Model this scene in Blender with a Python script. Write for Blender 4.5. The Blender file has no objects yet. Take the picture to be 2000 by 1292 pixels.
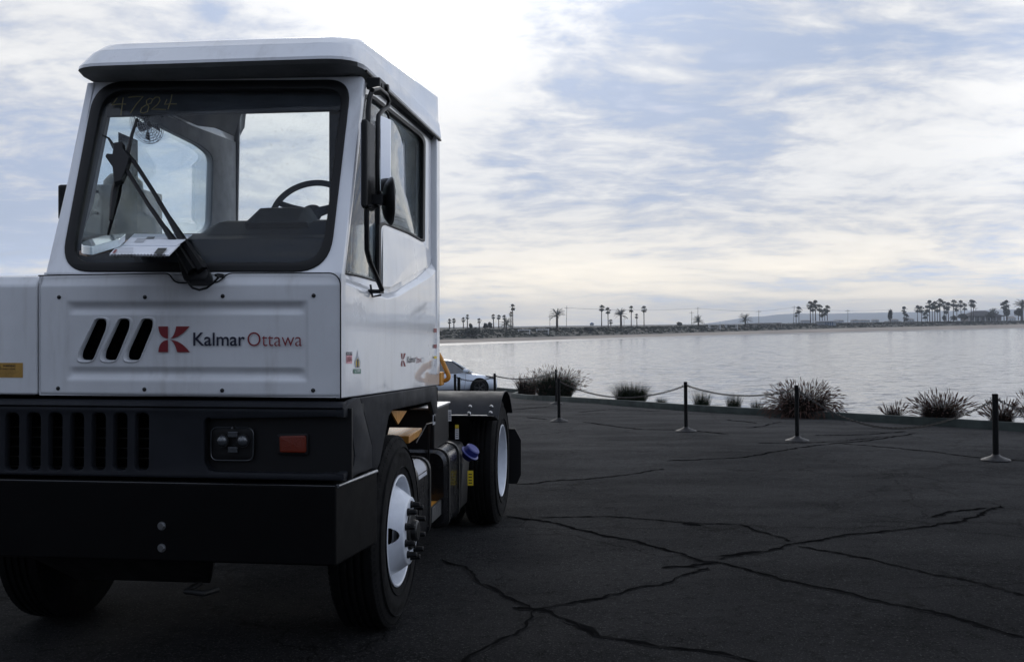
import bpy, bmesh, math, random
from mathutils import Vector, Matrix
from mathutils.geometry import tessellate_polygon
R = math.radians
random.seed(7)
S = bpy.context.scene
col = S.collection

# ------------------------------------------------------------------ camera
F, PX0, PY0, H = 2050.0, 1000.0, 636.0, 1.655
ROLL = R(0.66)
RY = Matrix.Rotation(ROLL, 4, 'Y')
CAMP = Vector((0, 0, H))
cam = bpy.data.cameras.new('camera')
camo = bpy.data.objects.new('camera', cam); col.objects.link(camo)
cam.sensor_width = 36; cam.lens = F/2000*36; cam.shift_y = -(646-PY0)/2000
cam.clip_start = 0.05; cam.clip_end = 30000
camo.matrix_world = Matrix.Translation(CAMP) @ RY @ Matrix.Rotation(R(90), 4, 'X')
S.camera = camo
S.render.resolution_x, S.render.resolution_y = 1024, 661
S.view_settings.view_transform = 'Standard'; S.view_settings.look = 'None'
S.view_settings.exposure = 0.0; S.view_settings.gamma = 1; S.view_settings.use_curve_mapping = False

# ------------------------------------------------------------------ node helper
class NG:
    def __init__(s, tree): s.t = tree; s.n = tree.nodes; s.l = tree.links
    def new(s, typ, **kw):
        n = s.n.new(typ)
        for k, v in kw.items(): setattr(n, k, v)
        return n
    def put(s, sock, v):
        if v is None: return
        if isinstance(v, bpy.types.NodeSocket): s.l.new(v, sock)
        else: sock.default_value = v
    def m(s, op, a, b=None, c=None, clamp=False):
        n = s.new('ShaderNodeMath', operation=op, use_clamp=clamp)
        s.put(n.inputs[0], a); s.put(n.inputs[1], b); s.put(n.inputs[2], c)
        return n.outputs[0]
    def vm(s, op, a, b=None):
        n = s.new('ShaderNodeVectorMath', operation=op)
        s.put(n.inputs[0], a); s.put(n.inputs[1], b)
        return n.outputs['Value'] if op in ('DOT_PRODUCT', 'LENGTH') else n.outputs[0]
    def xyz(s, v):
        n = s.new('ShaderNodeSeparateXYZ'); s.put(n.inputs[0], v); return n.outputs
    def comb(s, x, y, z):
        n = s.new('ShaderNodeCombineXYZ')
        for i, q in enumerate((x, y, z)): s.put(n.inputs[i], q)
        return n.outputs[0]
    def noise(s, vec, scale, detail=4, rough=.5, dist=0):
        n = s.new('ShaderNodeTexNoise'); s.put(n.inputs['Vector'], vec)
        n.inputs['Scale'].default_value = scale; n.inputs['Detail'].default_value = detail
        n.inputs['Roughness'].default_value = rough; n.inputs['Distortion'].default_value = dist
        return n.outputs['Fac']
    def mr(s, v, a, b, c, d, smooth=True):
        n = s.new('ShaderNodeMapRange'); n.interpolation_type = 'SMOOTHSTEP' if smooth else 'LINEAR'
        s.put(n.inputs[0], v)
        for i, q in enumerate((a, b, c, d)): n.inputs[i+1].default_value = q
        return n.outputs[0]
    def ramp(s, v, stops):
        n = s.new('ShaderNodeValToRGB'); s.put(n.inputs[0], v)
        e = n.color_ramp.elements
        while len(e) < len(stops): e.new(.5)
        for i, (p, c) in enumerate(stops): e[i].position = p; e[i].color = (*c, 1)
        return n.outputs[0]
    def mix(s, f, a, b, blend='MIX'):
        n = s.new('ShaderNodeMix', data_type='RGBA', blend_type=blend)
        s.put(n.inputs[0], f)
        for i, q in ((6, a), (7, b)):
            if isinstance(q, tuple) and len(q) == 3: q = (*q, 1)
            s.put(n.inputs[i], q)
        return n.outputs[2]
    def bump(s, h, strength=.3, dist=.01):
        n = s.new('ShaderNodeBump'); s.put(n.inputs['Height'], h)
        n.inputs['Strength'].default_value = strength; n.inputs['Distance'].default_value = dist
        return n.outputs[0]

# ------------------------------------------------------------------ world + sun
SUN_EL, SUN_AZ = R(27), R(-3)        # azimuth measured from +Y towards +X
world = bpy.data.worlds.new('World'); S.world = world; world.use_nodes = True
g = NG(world.node_tree); g.n.clear()
sky = g.new('ShaderNodeTexSky', sky_type='NISHITA'); sky.sun_disc = False
sky.sun_elevation = SUN_EL; sky.sun_rotation = SUN_AZ; sky.dust_density = 2.0
D = g.vm('NORMALIZE', g.new('ShaderNodeTexCoord').outputs['Generated'])
dx, dy, dz = g.xyz(D)
zc = g.m('MAXIMUM', dz, 0.0)
den = g.m('ADD', zc, 0.20)
P = g.comb(g.m('DIVIDE', dx, den), g.m('DIVIDE', dy, den), 0.0)
warp = g.new('ShaderNodeTexNoise'); g.put(warp.inputs['Vector'], P); warp.inputs['Scale'].default_value = .7; warp.inputs['Detail'].default_value = 3
Pw = g.vm('ADD', P, g.vm('SCALE', warp.outputs['Color'])) if False else g.vm('ADD', P, g.vm('MULTIPLY', warp.outputs['Color'], (.8, .6, 0)))
n1 = g.noise(Pw, 1.1, 5, .55)
n2 = g.noise(g.vm('MULTIPLY', Pw, (1.0, 1.35, 1)), 3.6, 7, .60, .1)
n4 = g.noise(g.vm('MULTIPLY', Pw, (1.0, 1.2, 1)), 11.0, 6, .6, .1)
n3 = g.noise(g.vm('MULTIPLY', D, (3.0, 3.0, 30.0)), 1.5, 6, .6, .2)
def fdir(px, py):
    return (RY.to_3x3() @ Vector(((px-PX0)/F, 1, (PY0-py)/F))).normalized()
def blob(px, py, deg, amp):
    d = g.vm('DOT_PRODUCT', D, tuple(fdir(px, py)))
    k = 1.0/(1-math.cos(R(deg)))
    return g.m('MULTIPLY', g.m('POWER', math.e, g.m('MULTIPLY', g.m('SUBTRACT', d, 1.0), k)), amp)
def sc(n, k): return g.m('MULTIPLY', g.m('SUBTRACT', n, .5), k)
lowmask = g.mr(dz, .02, .16, 1, 0)
t = g.m('ADD', g.m('ADD', sc(n1, .75), sc(n2, 1.3)), sc(n4, .62))
t = g.m('MULTIPLY', t, g.m('SUBTRACT', 1.0, g.m('MULTIPLY', lowmask, .6)))
t = g.m('ADD', t, g.m('MULTIPLY', g.m('SUBTRACT', n3, .5), g.m('ADD', .25, g.m('MULTIPLY', lowmask, 1.1))))
t = g.m('ADD', t, .63)
for b in ((820, 20, 5, .55), (820, 200, 4.5, .30), (1900, 260, 4, .26), (1600, 330, 4.5, .16), (60, 50, 6, .26), (40, 380, 8, -.20), (1500, 90, 5, -.16),
          (1330, 270, 5, -.10), (1800, 60, 4, -.16), (1200, 430, 6, .10), (560, 230, 4, .20), (1000, 540, 6, .05)):
    t = g.m('ADD', t, blob(*b))
cloud = g.ramp(t, [(0.0, (.20, .30, .54)), (.25, (.33, .45, .68)), (.45, (.50, .585, .76)), (.62, (.68, .72, .81)), (.80, (.90, .91, .93)), (1.0, (1.0, 1.0, 1.0))])
warm = g.m('MULTIPLY', g.mr(dz, .0, .13, 1, 0), g.mr(t, .40, .70, .15, 1))
cloud = g.mix(warm, cloud, g.mix(1.0, cloud, (1.20, 1.05, .80), 'MULTIPLY'))
cloud = g.mix(g.mr(dy, -.4, .3, 1, 0), cloud, g.mix(1.0, cloud, (.90, .98, 1.14), 'MULTIPLY'))
bg1 = g.new('ShaderNodeBackground'); bg1.inputs[1].default_value = .10
g.l.new(sky.outputs[0], bg1.inputs[0])
bg2 = g.new('ShaderNodeBackground')
g.l.new(cloud, bg2.inputs[0])
bk = g.mr(dy, -.35, .45, 1, 0)
back = g.m('SUBTRACT', 1.0, g.m('MULTIPLY', bk, g.mr(dz, .0, .55, .82, .18)))
back = g.m('MULTIPLY', back, g.mr(dx, .30, .9, 1.0, 2.1))
glow = g.m('ADD', g.m('ADD', g.m('MULTIPLY', blob(900, -500, 11, 1.0), 1.2), 1.0), g.mr(dz, .0, .11, .55, 0))
g.l.new(g.m('MULTIPLY', g.m('MULTIPLY', back, glow), .96), bg2.inputs[1])
mx = g.new('ShaderNodeMixShader')
g.l.new(g.m('MULTIPLY', g.mr(t, .1, .5, .80, 1.0), 1.0), mx.inputs[0])
g.l.new(bg1.outputs[0], mx.inputs[1]); g.l.new(bg2.outputs[0], mx.inputs[2])
wo = g.new('ShaderNodeOutputWorld'); g.l.new(mx.outputs[0], wo.inputs[0])

sd = bpy.data.lights.new('sun', 'SUN'); sd.energy = .55; sd.angle = R(20); sd.color = (1, .95, .88)
so = bpy.data.objects.new('sun', sd); col.objects.link(so)
sdir = Vector((math.sin(SUN_AZ)*math.cos(SUN_EL), math.cos(SUN_AZ)*math.cos(SUN_EL), math.sin(SUN_EL)))
so.rotation_euler = sdir.to_track_quat('Z', 'Y').to_euler()
so.location = (0, 0, 40)

# ------------------------------------------------------------------ materials
M = {}
def grime(name, amt):
    g = NG(M[name].node_tree); b = g.n['Principled BSDF']; tc = g.new('ShaderNodeTexCoord').outputs['Object']
    src = b.inputs['Base Color'].links[0].from_socket
    streak = g.noise(g.vm('MULTIPLY', tc, (9, 9, 1.2)), 1.0, 6, .65)
    spk = g.noise(tc, 120, 3, .8)
    c = g.mix(g.m('MULTIPLY', g.mr(streak, .48, .8, 0, 1), amt), src, (.36, .34, .31))
    c = g.mix(g.mr(spk, .735, .76, 0, .8), c, (.10, .09, .08))
    g.l.new(c, b.inputs['Base Color'])
def mat(name, c, rough=.5, metal=0, coat=0, var=0, vscale=8, bump=0, bscale=60, spec=.5, trans=0, coord='Object', c2=None):
    m = bpy.data.materials.new(name); m.use_nodes = True; M[name] = m
    g = NG(m.node_tree); b = g.n['Principled BSDF']
    b.inputs['Base Color'].default_value = (*c, 1); b.inputs['Roughness'].default_value = rough
    b.inputs['Metallic'].default_value = metal; b.inputs['Coat Weight'].default_value = coat
    b.inputs['Coat Roughness'].default_value = .04; b.inputs['Specular IOR Level'].default_value = spec
    tc = g.new('ShaderNodeTexCoord').outputs[coord]
    if var or c2:
        f = g.noise(tc, vscale, 6, .6)
        c2 = c2 or tuple(min(1, q*(1-var)) for q in c)
        g.l.new(g.mix(g.mr(f, .35, .68, 0, 1), tuple(c), tuple(c2)), b.inputs['Base Color'])
        g.l.new(g.mr(f, .3, .7, max(0, rough-.06), min(1, rough+.1)), b.inputs['Roughness'])
    if bump:
        g.l.new(g.bump(g.noise(tc, bscale, 4, .6), bump, .004), b.inputs['Normal'])
    return m
mat('white_paint', (.82, .83, .84), .32, coat=.9, var=.05, vscale=3, bump=.04, bscale=5)
mat('white_plastic', (.70, .71, .72), .42, coat=.25, var=.10, vscale=2.5, bump=.12, bscale=260)
grime('white_paint', .35); grime('white_plastic', .5)
mat('underside_shade', (.16, .16, .155), .6, var=.2, vscale=6)
mat('grey_plastic', (.012, .0135, .0175), .6, var=.2, vscale=5, bump=.2, bscale=400, spec=.22)
mat('black_plastic', (.005, .005, .0055), .45, bump=.15, bscale=300, spec=.3)
mat('black_paint', (.008, .008, .009), .22, coat=.3, var=.3, vscale=6)
mat('bumper_paint', (.0016, .0016, .002), .5, var=.3, vscale=6, spec=.12)
mat('worn_steel', (.35, .36, .37), .35, metal=1, var=.3, vscale=30)
mat('rubber', (.0028, .0028, .003), .85, var=.3, vscale=20, bump=.3, bscale=60, spec=.2)
mat('gasket', (.006, .006, .006), .5, spec=.3)
mat('wheel_white', (.62, .65, .70), .35, coat=.3, var=.10, vscale=14, bump=.05, bscale=20)
mat('dark_metal', (.02, .02, .02), .4, metal=.4, var=.3, vscale=15)
mat('chassis', (.007, .007, .007), .6, var=.3, vscale=8)
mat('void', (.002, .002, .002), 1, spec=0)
mat('galvanised', (.45, .46, .48), .4, metal=1, var=.3, vscale=60)
mat('yellow_paint', (.62, .27, .03), .45, var=.25, vscale=30, bump=.1, bscale=200)
mat('tread_plate', (.62, .27, .03), .45)
_g = NG(M['tread_plate'].node_tree); _tc = _g.new('ShaderNodeTexCoord').outputs['Object']
_v = _g.new('ShaderNodeTexVoronoi'); _v.inputs['Scale'].default_value = 1; _v.inputs['Randomness'].default_value = 0; _g.put(_v.inputs['Vector'], _g.vm('MULTIPLY', _tc, (22, 18, 0)))
_h = _g.mr(_v.outputs['Distance'], .18, .34, 1, 0)
_g.l.new(_g.bump(_h, 1, .006), _g.n['Principled BSDF'].inputs['Normal']); _g.l.new(_g.mix(_h, (.40, .17, .02), (.72, .36, .08)), _g.n['Principled BSDF'].inputs['Base Color'])
mat('blue_plastic', (.018, .025, .17), .4)
mat('interior_grey', (.06, .064, .072), .75, var=.15, vscale=6, bump=.2, bscale=300)
mat('interior_light', (.30, .31, .33), .6, var=.15, vscale=12, bump=.15, bscale=120)
mat('dash_plastic', (.008, .0085, .0095), .6, bump=.3, bscale=350, spec=.3)
mat('seat_fabric', (.01, .01, .011), .95, bump=.5, bscale=500)
mat('orange_lens', (.13, .014, .003), .25, bump=.6, bscale=180)
mat('clear_lens', (.05, .055, .06), .05, coat=1)
mat('lens_chrome', (.5, .5, .55), .12, metal=1)
mat('mirror_face', (.85, .86, .88), .12, metal=1)
mat('decal_red', (.20, .010, .016), .45)
mat('decal_navy', (.008, .01, .03), .45)
mat('decal_white', (.75, .75, .75), .5)
mat('decal_pink', (.70, .35, .38), .5)
mat('decal_yellow', (.75, .55, .03), .5)
mat('decal_orange', (.42, .24, .05), .55, var=.15, vscale=30)
mat('decal_green', (.10, .22, .16), .5)
mat('decal_black', (.01, .01, .01), .5)
mat('decal_grey', (.40, .41, .44), .5)
mat('paint_pen', (.17, .15, .07), .8)
mat('paper', (.72, .74, .78), .7, var=.06, vscale=20)
mat('film', (.55, .66, .68), .15, coat=1, bump=.8, bscale=25)
mat('cardboard', (.33, .24, .18), .8)
mat('kerb_green', (.013, .024, .020), .75, var=.35, vscale=4, bump=.4, bscale=40)
mat('soil', (.03, .025, .02), .95, var=.4, vscale=6, bump=1, bscale=20)
mat('seawall', (.16, .155, .15), .9, var=.4, vscale=1.5, bump=.6, bscale=12)
mat('post_paint', (.003, .0033, .0033), .6, var=.3, vscale=30, spec=.15)
mat('post_base', (.032, .032, .034), .5, metal=.6, var=.5, vscale=25)
mat('chain_steel', (.03, .028, .026), .5, metal=.6)
mat('grass_green', (.014, .022, .010), .8, var=.4, vscale=10, spec=.05)
mat('grass_brown', (.024, .015, .011), .8, var=.4, vscale=10, spec=.05)
mat('plume', (.085, .048, .038), .9, var=.3, vscale=20, spec=.05)
mat('sand', (.30, .25, .20), .95, c2=(.20, .17, .145), vscale=.06)
mat('wet_sand', (.10, .09, .08), .35, c2=(.05, .045, .04), vscale=.08)
mat('scrub', (.055, .055, .040), .95, c2=(.10, .088, .068), vscale=.12, bump=1, bscale=1.5)
mat('shrub_leaf', (.020, .026, .014), .9, c2=(.045, .043, .032), vscale=.6)
mat('palm_frond', (.022, .034, .016), .8, c2=(.04, .04, .022), vscale=.8)
mat('palm_bark', (.07, .055, .045), .95, var=.3, vscale=3)
mat('pole_wood', (.07, .06, .055), .9)
mat('pergola_paint', (.62, .63, .64), .6)
mat('pergola_dull', (.22, .21, .20), .7)
mat('house_wall', (.22, .20, .18), .85, var=.2, vscale=.5)
mat('house_roof', (.05, .048, .05), .85, var=.3, vscale=.6)
mat('pale_wall', (.35, .38, .42), .8)
mat('shutter_blue', (.06, .12, .22), .6)
mat('hill_scrub', (.05, .06, .05), 1, c2=(.09, .09, .07), vscale=.004)
mat('car_paint', (.66, .72, .80), .25, coat=1)
mat('car_glass', (.004, .005, .006), .05, coat=1)
mat('alloy', (.06, .06, .065), .3, metal=.8)

def glass(name, tint, refl=1.0, tmul=1.0):
    m = bpy.data.materials.new(name); m.use_nodes = True; M[name] = m
    g = NG(m.node_tree); g.n.clear()
    tr = g.new('ShaderNodeBsdfTransparent'); tr.inputs[0].default_value = (*tint, 1)
    gl = g.new('ShaderNodeBsdfGlossy'); gl.inputs['Roughness'].default_value = .01; gl.inputs[0].default_value = (refl, refl, refl, 1)
    ge = g.new('ShaderNodeNewGeometry'); cs = g.m('ABSOLUTE', g.vm('DOT_PRODUCT', ge.outputs['Incoming'], ge.outputs['Normal']))
    fr = g.m('ADD', .014, g.m('MULTIPLY', g.m('POWER', g.m('SUBTRACT', 1.0, cs), 4.2), .92))
    tc = g.new('ShaderNodeTexCoord').outputs['Object']
    df = g.new('ShaderNodeBsdfDiffuse'); df.inputs[0].default_value = (.35, .37, .38, 1)
    dust = g.noise(tc, 40, 8, .7)
    m0 = g.new('ShaderNodeMixShader'); g.l.new(g.mr(dust, .55, .8, .003, .10), m0.inputs[0])
    g.l.new(tr.outputs[0], m0.inputs[1]); g.l.new(df.outputs[0], m0.inputs[2])
    m1 = g.new('ShaderNodeMixShader'); g.l.new(fr, m1.inputs[0])
    g.l.new(m0.outputs[0], m1.inputs[1]); g.l.new(gl.outputs[0], m1.inputs[2])
    o = g.new('ShaderNodeOutputMaterial'); g.l.new(m1.outputs[0], o.inputs[0])
    return m
glass('windscreen_glass', (.93, .95, .96)); glass('tinted_glass', (.90, .95, .96)); glass('clear_glass', (.97, .98, .98))

# asphalt
def asphalt():
    m = bpy.data.materials.new('asphalt'); m.use_nodes = True; M['asphalt'] = m
    g = NG(m.node_tree); b = g.n['Principled BSDF']
    tc = g.new('ShaderNodeTexCoord').outputs['Object']
    big = g.noise(tc, .22, 5, .6); mid = g.noise(tc, 1.3, 6, .65); fine = g.noise(tc, 70, 4, .75)
    w = g.new('ShaderNodeTexNoise'); g.put(w.inputs['Vector'], tc); w.inputs['Scale'].default_value = 1.6; w.inputs['Detail'].default_value = 6; w.inputs['Roughness'].default_value=.65
    wv = g.vm('ADD', tc, g.vm('MULTIPLY', w.outputs['Color'], (.9, .9, 0)))
    def crack(scale, wd):
        v = g.new('ShaderNodeTexVoronoi', feature='DISTANCE_TO_EDGE'); g.put(v.inputs['Vector'], g.vm('MULTIPLY', wv, (1, 1, 0)))
        v.inputs['Scale'].default_value = scale
        return g.mr(v.outputs['Distance'], 0, wd, 1, 0)
    c1 = crack(.19, .0035)
    gate = g.mr(g.noise(tc, .35, 3, .5), .42, .58, 0, 1)
    c2 = g.m('MULTIPLY', crack(.75, .022), gate)
    cr = g.m('MAXIMUM', c1, g.m('MULTIPLY', c2, .85))
    base = g.mix(g.mr(big, .3, .7, 0, 1), (.013, .013, .0137), (.030, .0297, .0303))
    base = g.mix(g.mr(mid, .45, .75, 0, .4), base, (.004, .004, .0044))
    sp = g.noise(tc, 11, 7, .82)
    base = g.mix(g.mr(sp, .50, .62, 0, .85), base, (.003, .003, .0033))
    base = g.mix(g.mr(fine, .55, .66, 0, .9), base, (.11, .108, .104))
    base = g.mix(g.m('MULTIPLY', cr, .85), base, (.002, .002, .002))
    g.n.remove(b)
    df = g.new('ShaderNodeBsdfDiffuse'); g.l.new(base, df.inputs[0]); df.inputs[1].default_value = 1
    gl = g.new('ShaderNodeBsdfGlossy'); gl.inputs['Roughness'].default_value = .62; gl.inputs[0].default_value = (1, 1, 1, 1)
    lw = g.new('ShaderNodeLayerWeight'); lw.inputs[0].default_value = .5
    ms = g.new('ShaderNodeMixShader'); g.l.new(g.m('MULTIPLY', g.m('ADD', .004, g.m('MULTIPLY', g.m('POWER', lw.outputs['Facing'], 6.0), .055)), g.mr(g.noise(g.vm('MULTIPLY', tc, (1, 2.2, 1)), .5, 6, .7), .35, .68, .8, 1.35)), ms.inputs[0])
    g.l.new(df.outputs[0], ms.inputs[1]); g.l.new(gl.outputs[0], ms.inputs[2])
    g.l.new(ms.outputs[0], [n for n in g.n if n.bl_idname == 'ShaderNodeOutputMaterial'][0].inputs[0])
    h = g.m('SUBTRACT', g.m('ADD', g.m('ADD', g.m('MULTIPLY', fine, .8), g.m('MULTIPLY', mid, .3)), g.m('MULTIPLY', sp, .9)), g.m('MULTIPLY', cr, 1.2))
    bn = g.bump(h, 1.0, .05); g.l.new(bn, df.inputs['Normal']); g.l.new(bn, gl.inputs['Normal'])
asphalt()
mat('crack_edge', (.030, .0295, .029), 1, spec=0, c2=(.008, .008, .0082), vscale=5)
mat('crack_fill', (.0065, .0065, .0067), 1, spec=0)

def water():
    m = bpy.data.materials.new('water'); m.use_nodes = True; M['water'] = m
    g = NG(m.node_tree); b = g.n['Principled BSDF']
    tc = g.new('ShaderNodeTexCoord').outputs['Object']
    b.inputs['Base Color'].default_value = (.11, .12, .13, 1); b.inputs['Roughness'].default_value = .16
    b.inputs['IOR'].default_value = 1.55
    def nz(scale, det, v):
        n = g.new('ShaderNodeTexNoise'); g.put(n.inputs['Vector'], v); n.inputs['Scale'].default_value = scale; n.inputs['Detail'].default_value = det; n.inputs['Roughness'].default_value = .6
        return n.outputs['Color']
    a = g.vm('SUBTRACT', nz(.8, 3, g.vm('MULTIPLY', tc, (.5, 1, 1))), (.5, .5, .5)); c = g.vm('SUBTRACT', nz(3.0, 3, g.vm('MULTIPLY', tc, (.7, 1, 1))), (.5, .5, .5))
    amp = g.mr(g.noise(tc, .05, 3, .5), .3, .7, .8, 1.2)
    w = g.vm('ADD', g.vm('MULTIPLY', a, (.42, .42, 0)), g.vm('MULTIPLY', c, (.34, .34, 0)))
    fl = g.mr(g.noise(g.vm('MULTIPLY', tc, (.42, 1.5, 1)), 1.5, 4, .6), .585, .66, 0, .75)
    w = g.vm('ADD', g.vm('MULTIPLY', w, g.comb(amp, amp, 0.0)), g.comb(0.0, g.m('MULTIPLY', fl, -1.0), 1.0))
    g.l.new(g.vm('NORMALIZE', w), b.inputs['Normal'])
water()

# ------------------------------------------------------------------ mesh helpers
def finish(name, me, m, parent, smooth=None, bevel=0, seg=2):
    o = bpy.data.objects.new(name, me); col.objects.link(o)
    if m: me.materials.clear(); me.materials.append(M[m] if isinstance(m, str) else m)
    if smooth is not None:
        me.polygons.foreach_set('use_smooth', [True]*len(me.polygons))
        me.set_sharp_from_angle(angle=R(smooth))
    if bevel:
        b = o.modifiers.new('bevel', 'BEVEL'); b.width = bevel; b.segments = seg; b.limit_method = 'ANGLE'; b.angle_limit = R(35)
        b.harden_normals = smooth is not None
    if parent: o.parent = parent
    return o
class MB:
    def __init__(s): s.v = []; s.f = []
    def add(s, vs, fs):
        k = len(s.v); s.v += [tuple(v) for v in vs]; s.f += [tuple(i+k for i in f) for f in fs]; return s
    def box(s, a, b):
        (x0, y0, z0), (x1, y1, z1) = a, b
        x0, x1 = sorted((x0, x1)); y0, y1 = sorted((y0, y1)); z0, z1 = sorted((z0, z1))
        return s.add([(x0,y0,z0),(x1,y0,z0),(x1,y1,z0),(x0,y1,z0),(x0,y0,z1),(x1,y0,z1),(x1,y1,z1),(x0,y1,z1)],
              [(0,3,2,1),(4,5,6,7),(0,1,5,4),(1,2,6,5),(2,3,7,6),(3,0,4,7)])
    def tube(s, path, r, n=8, closed=False, flat=None):
        path = [Vector(p) for p in path]; N = len(path)
        rr = r if isinstance(r, (list, tuple)) else [r]*N
        rings = []; up = None
        for i, p in enumerate(path):
            if closed: t = path[(i+1) % N]-path[i-1]
            else: t = path[min(i+1, N-1)]-path[max(i-1, 0)]
            t.normalize()
            if up is None:
                up = Vector((0, 0, 1)) if abs(t.z) < .9 else Vector((1, 0, 0))
            a = t.cross(up).normalized(); b = a.cross(t).normalized(); up = b
            rings.append([p+(a*math.cos(2*math.pi*k/n)+b*math.sin(2*math.pi*k/n))*rr[i] for k in range(n)])
        vs = [q for ring in rings for q in ring]; fs = []
        for i in range(N if closed else N-1):
            j = (i+1) % N
            for k in range(n):
                l = (k+1) % n; fs.append((i*n+k, i*n+l, j*n+l, j*n+k))
        if not closed: fs += [tuple(range(n))[::-1], tuple((N-1)*n+k for k in range(n))]
        return s.add(vs, fs)
    def lathe(s, prof, origin, axis='x', n=48, closed=False, cap=True):
        ox, oy, oz = origin; vs = []; L = len(prof)
        for (r, h) in prof:
            for k in range(n):
                a = 2*math.pi*k/n; c, d = r*math.cos(a), r*math.sin(a)
                vs.append((ox+h, oy+c, oz+d) if axis == 'x' else ((ox+c, oy+d, oz+h) if axis == 'z' else (ox+c, oy+h, oz-d)))
        fs = []
        for i in range(L if closed else L-1):
            j = (i+1) % L
            for k in range(n):
                l = (k+1) % n; fs.append((i*n+k, i*n+l, j*n+l, j*n+k))
        if not closed and cap:
            if prof[0][0] > 1e-5: fs.append(tuple(range(n))[::-1])
            if prof[-1][0] > 1e-5: fs.append(tuple((L-1)*n+k for k in range(n)))
        return s.add(vs, fs)
    def loft(s, rings, cap=True):
        n = len(rings[0]); vs = [q for r in rings for q in r]; fs = []
        for i in range(len(rings)-1):
            for k in range(n):
                l = (k+1) % n; fs.append((i*n+k, i*n+l, (i+1)*n+l, (i+1)*n+k))
        if cap: fs += [tuple(range(n))[::-1], tuple((len(rings)-1)*n+k for k in range(n))]
        return s.add(vs, fs)
    def prism(s, pts, d):
        pts = [Vector(p) for p in pts]; d = Vector(d); n = len(pts)
        fs = [tuple(range(n))[::-1], tuple(range(n, 2*n))]+[(i, (i+1) % n, (i+1) % n+n, i+n) for i in range(n)]
        return s.add(pts+[p+d for p in pts], fs)
    def build(s, name, m, parent=None, smooth=None, bevel=0, seg=2, fix=True):
        me = bpy.data.meshes.new(name); me.from_pydata(s.v, [], s.f); me.update()
        if fix:
            bm = bmesh.new(); bm.from_mesh(me); bmesh.ops.recalc_face_normals(bm, faces=bm.faces[:]); bm.to_mesh(me); bm.free()
        return finish(name, me, m, parent, smooth, bevel, seg)
def rnd(pts, r, n=6):
    """round the corners of a 2-D polygon"""
    out = []; N = len(pts)
    rs = r if isinstance(r, (list, tuple)) else [r]*N
    for i in range(N):
        p = Vector(pts[i][:2]); a = Vector(pts[i-1][:2]); b = Vector(pts[(i+1) % N][:2]); q = rs[i]
        if q <= 0: out.append(tuple(p)); continue
        da, db = (a-p), (b-p); la, lb = da.length, db.length
        q1 = min(q, la*.48); q2 = min(q, lb*.48)
        s0 = p+da/la*q1; s1 = p+db/lb*q2
        for k in range(n+1):
            t = k/n; w = s0*(1-t)**2+p*2*t*(1-t)+s1*t*t
            # pull quadratic towards a circular feel
            out.append(tuple(w))
    return out
def plate(name, m, parent, loops, N, th, bev=.003, smooth=30, build=True):
    """flat plate with holes: loops = 3-D points on one plane, N outward normal, thickness goes inwards"""
    N = Vector(N).normalized()
    ex = Vector((0, 0, 1)).cross(N)
    if ex.length < .1: ex = Vector((1, 0, 0))
    ex.normalize(); ey = N.cross(ex).normalized()
    o0 = Vector(loops[0][0])
    cu = bpy.data.curves.new('tmp', 'CURVE'); cu.dimensions = '2D'; cu.fill_mode = 'BOTH'
    bev = min(bev, th*.45)
    cu.extrude = th/2-bev; cu.bevel_depth = bev; cu.bevel_resolution = 1; cu.offset = -bev
    for lp in loops:
        sp = cu.splines.new('POLY'); sp.points.add(len(lp)-1); sp.use_cyclic_u = True
        for i, p in enumerate(lp):
            d = Vector(p)-o0; sp.points[i].co = (d.dot(ex), d.dot(ey), 0, 1)
    co = bpy.data.objects.new('tmp', cu)
    me = bpy.data.meshes.new_from_object(co)
    bpy.data.objects.remove(co); bpy.data.curves.remove(cu)
    me.name = name
    bm = bmesh.new(); bm.from_mesh(me); bmesh.ops.remove_doubles(bm, verts=bm.verts[:], dist=1e-5); 
    for v in bm.verts:
        x, y, z = v.co; v.co = o0+ex*x+ey*y+N*(z-th/2)
    bm.to_mesh(me); bm.free()
    return finish(name, me, m, parent, smooth)
def text(name, s, m, parent, org, ex, ey, size, th=.0008, width=None, height=None, bold=0):
    cu = bpy.data.curves.new('tmp', 'FONT'); cu.body = s; cu.size = 1; cu.extrude = 0.0; cu.offset = bold
    co = bpy.data.objects.new('tmp', cu); me = bpy.data.meshes.new_from_object(co)
    bpy.data.objects.remove(co); bpy.data.curves.remove(cu)
    xs = [v.co.x for v in me.vertices]; ys = [v.co.y for v in me.vertices]
    x0, x1 = min(xs), max(xs); y0, y1 = min(ys), max(ys)
    sx = (width/(x1-x0)) if width else size; sy = (height/(y1-y0)) if height else sx
    ex, ey, org = Vector(ex).normalized(), Vector(ey).normalized(), Vector(org); n = ex.cross(ey)
    for v in me.vertices: v.co = org+ex*(v.co.x-x0)*sx+ey*(v.co.y-y0)*sy+n*th
    me.name = name
    return finish(name, me, m, parent)
def tag(o, label=None, cat=None, group=None, kind=None):
    if label: o['label'] = label
    if cat: o['category'] = cat
    if group: o['group'] = group
    if kind: o['kind'] = kind
    return o
def empty(name, loc=(0, 0, 0), rz=0):
    o = bpy.data.objects.new(name, None); col.objects.link(o); o.location = loc; o.rotation_euler = (0, 0, rz); o.empty_display_size = .2
    return o
def WC(p):                                   # near ground is gently tilted: turn a point of its plane frame into the world
    return RY.to_3x3() @ (Vector(p)-CAMP)+CAMP

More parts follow.
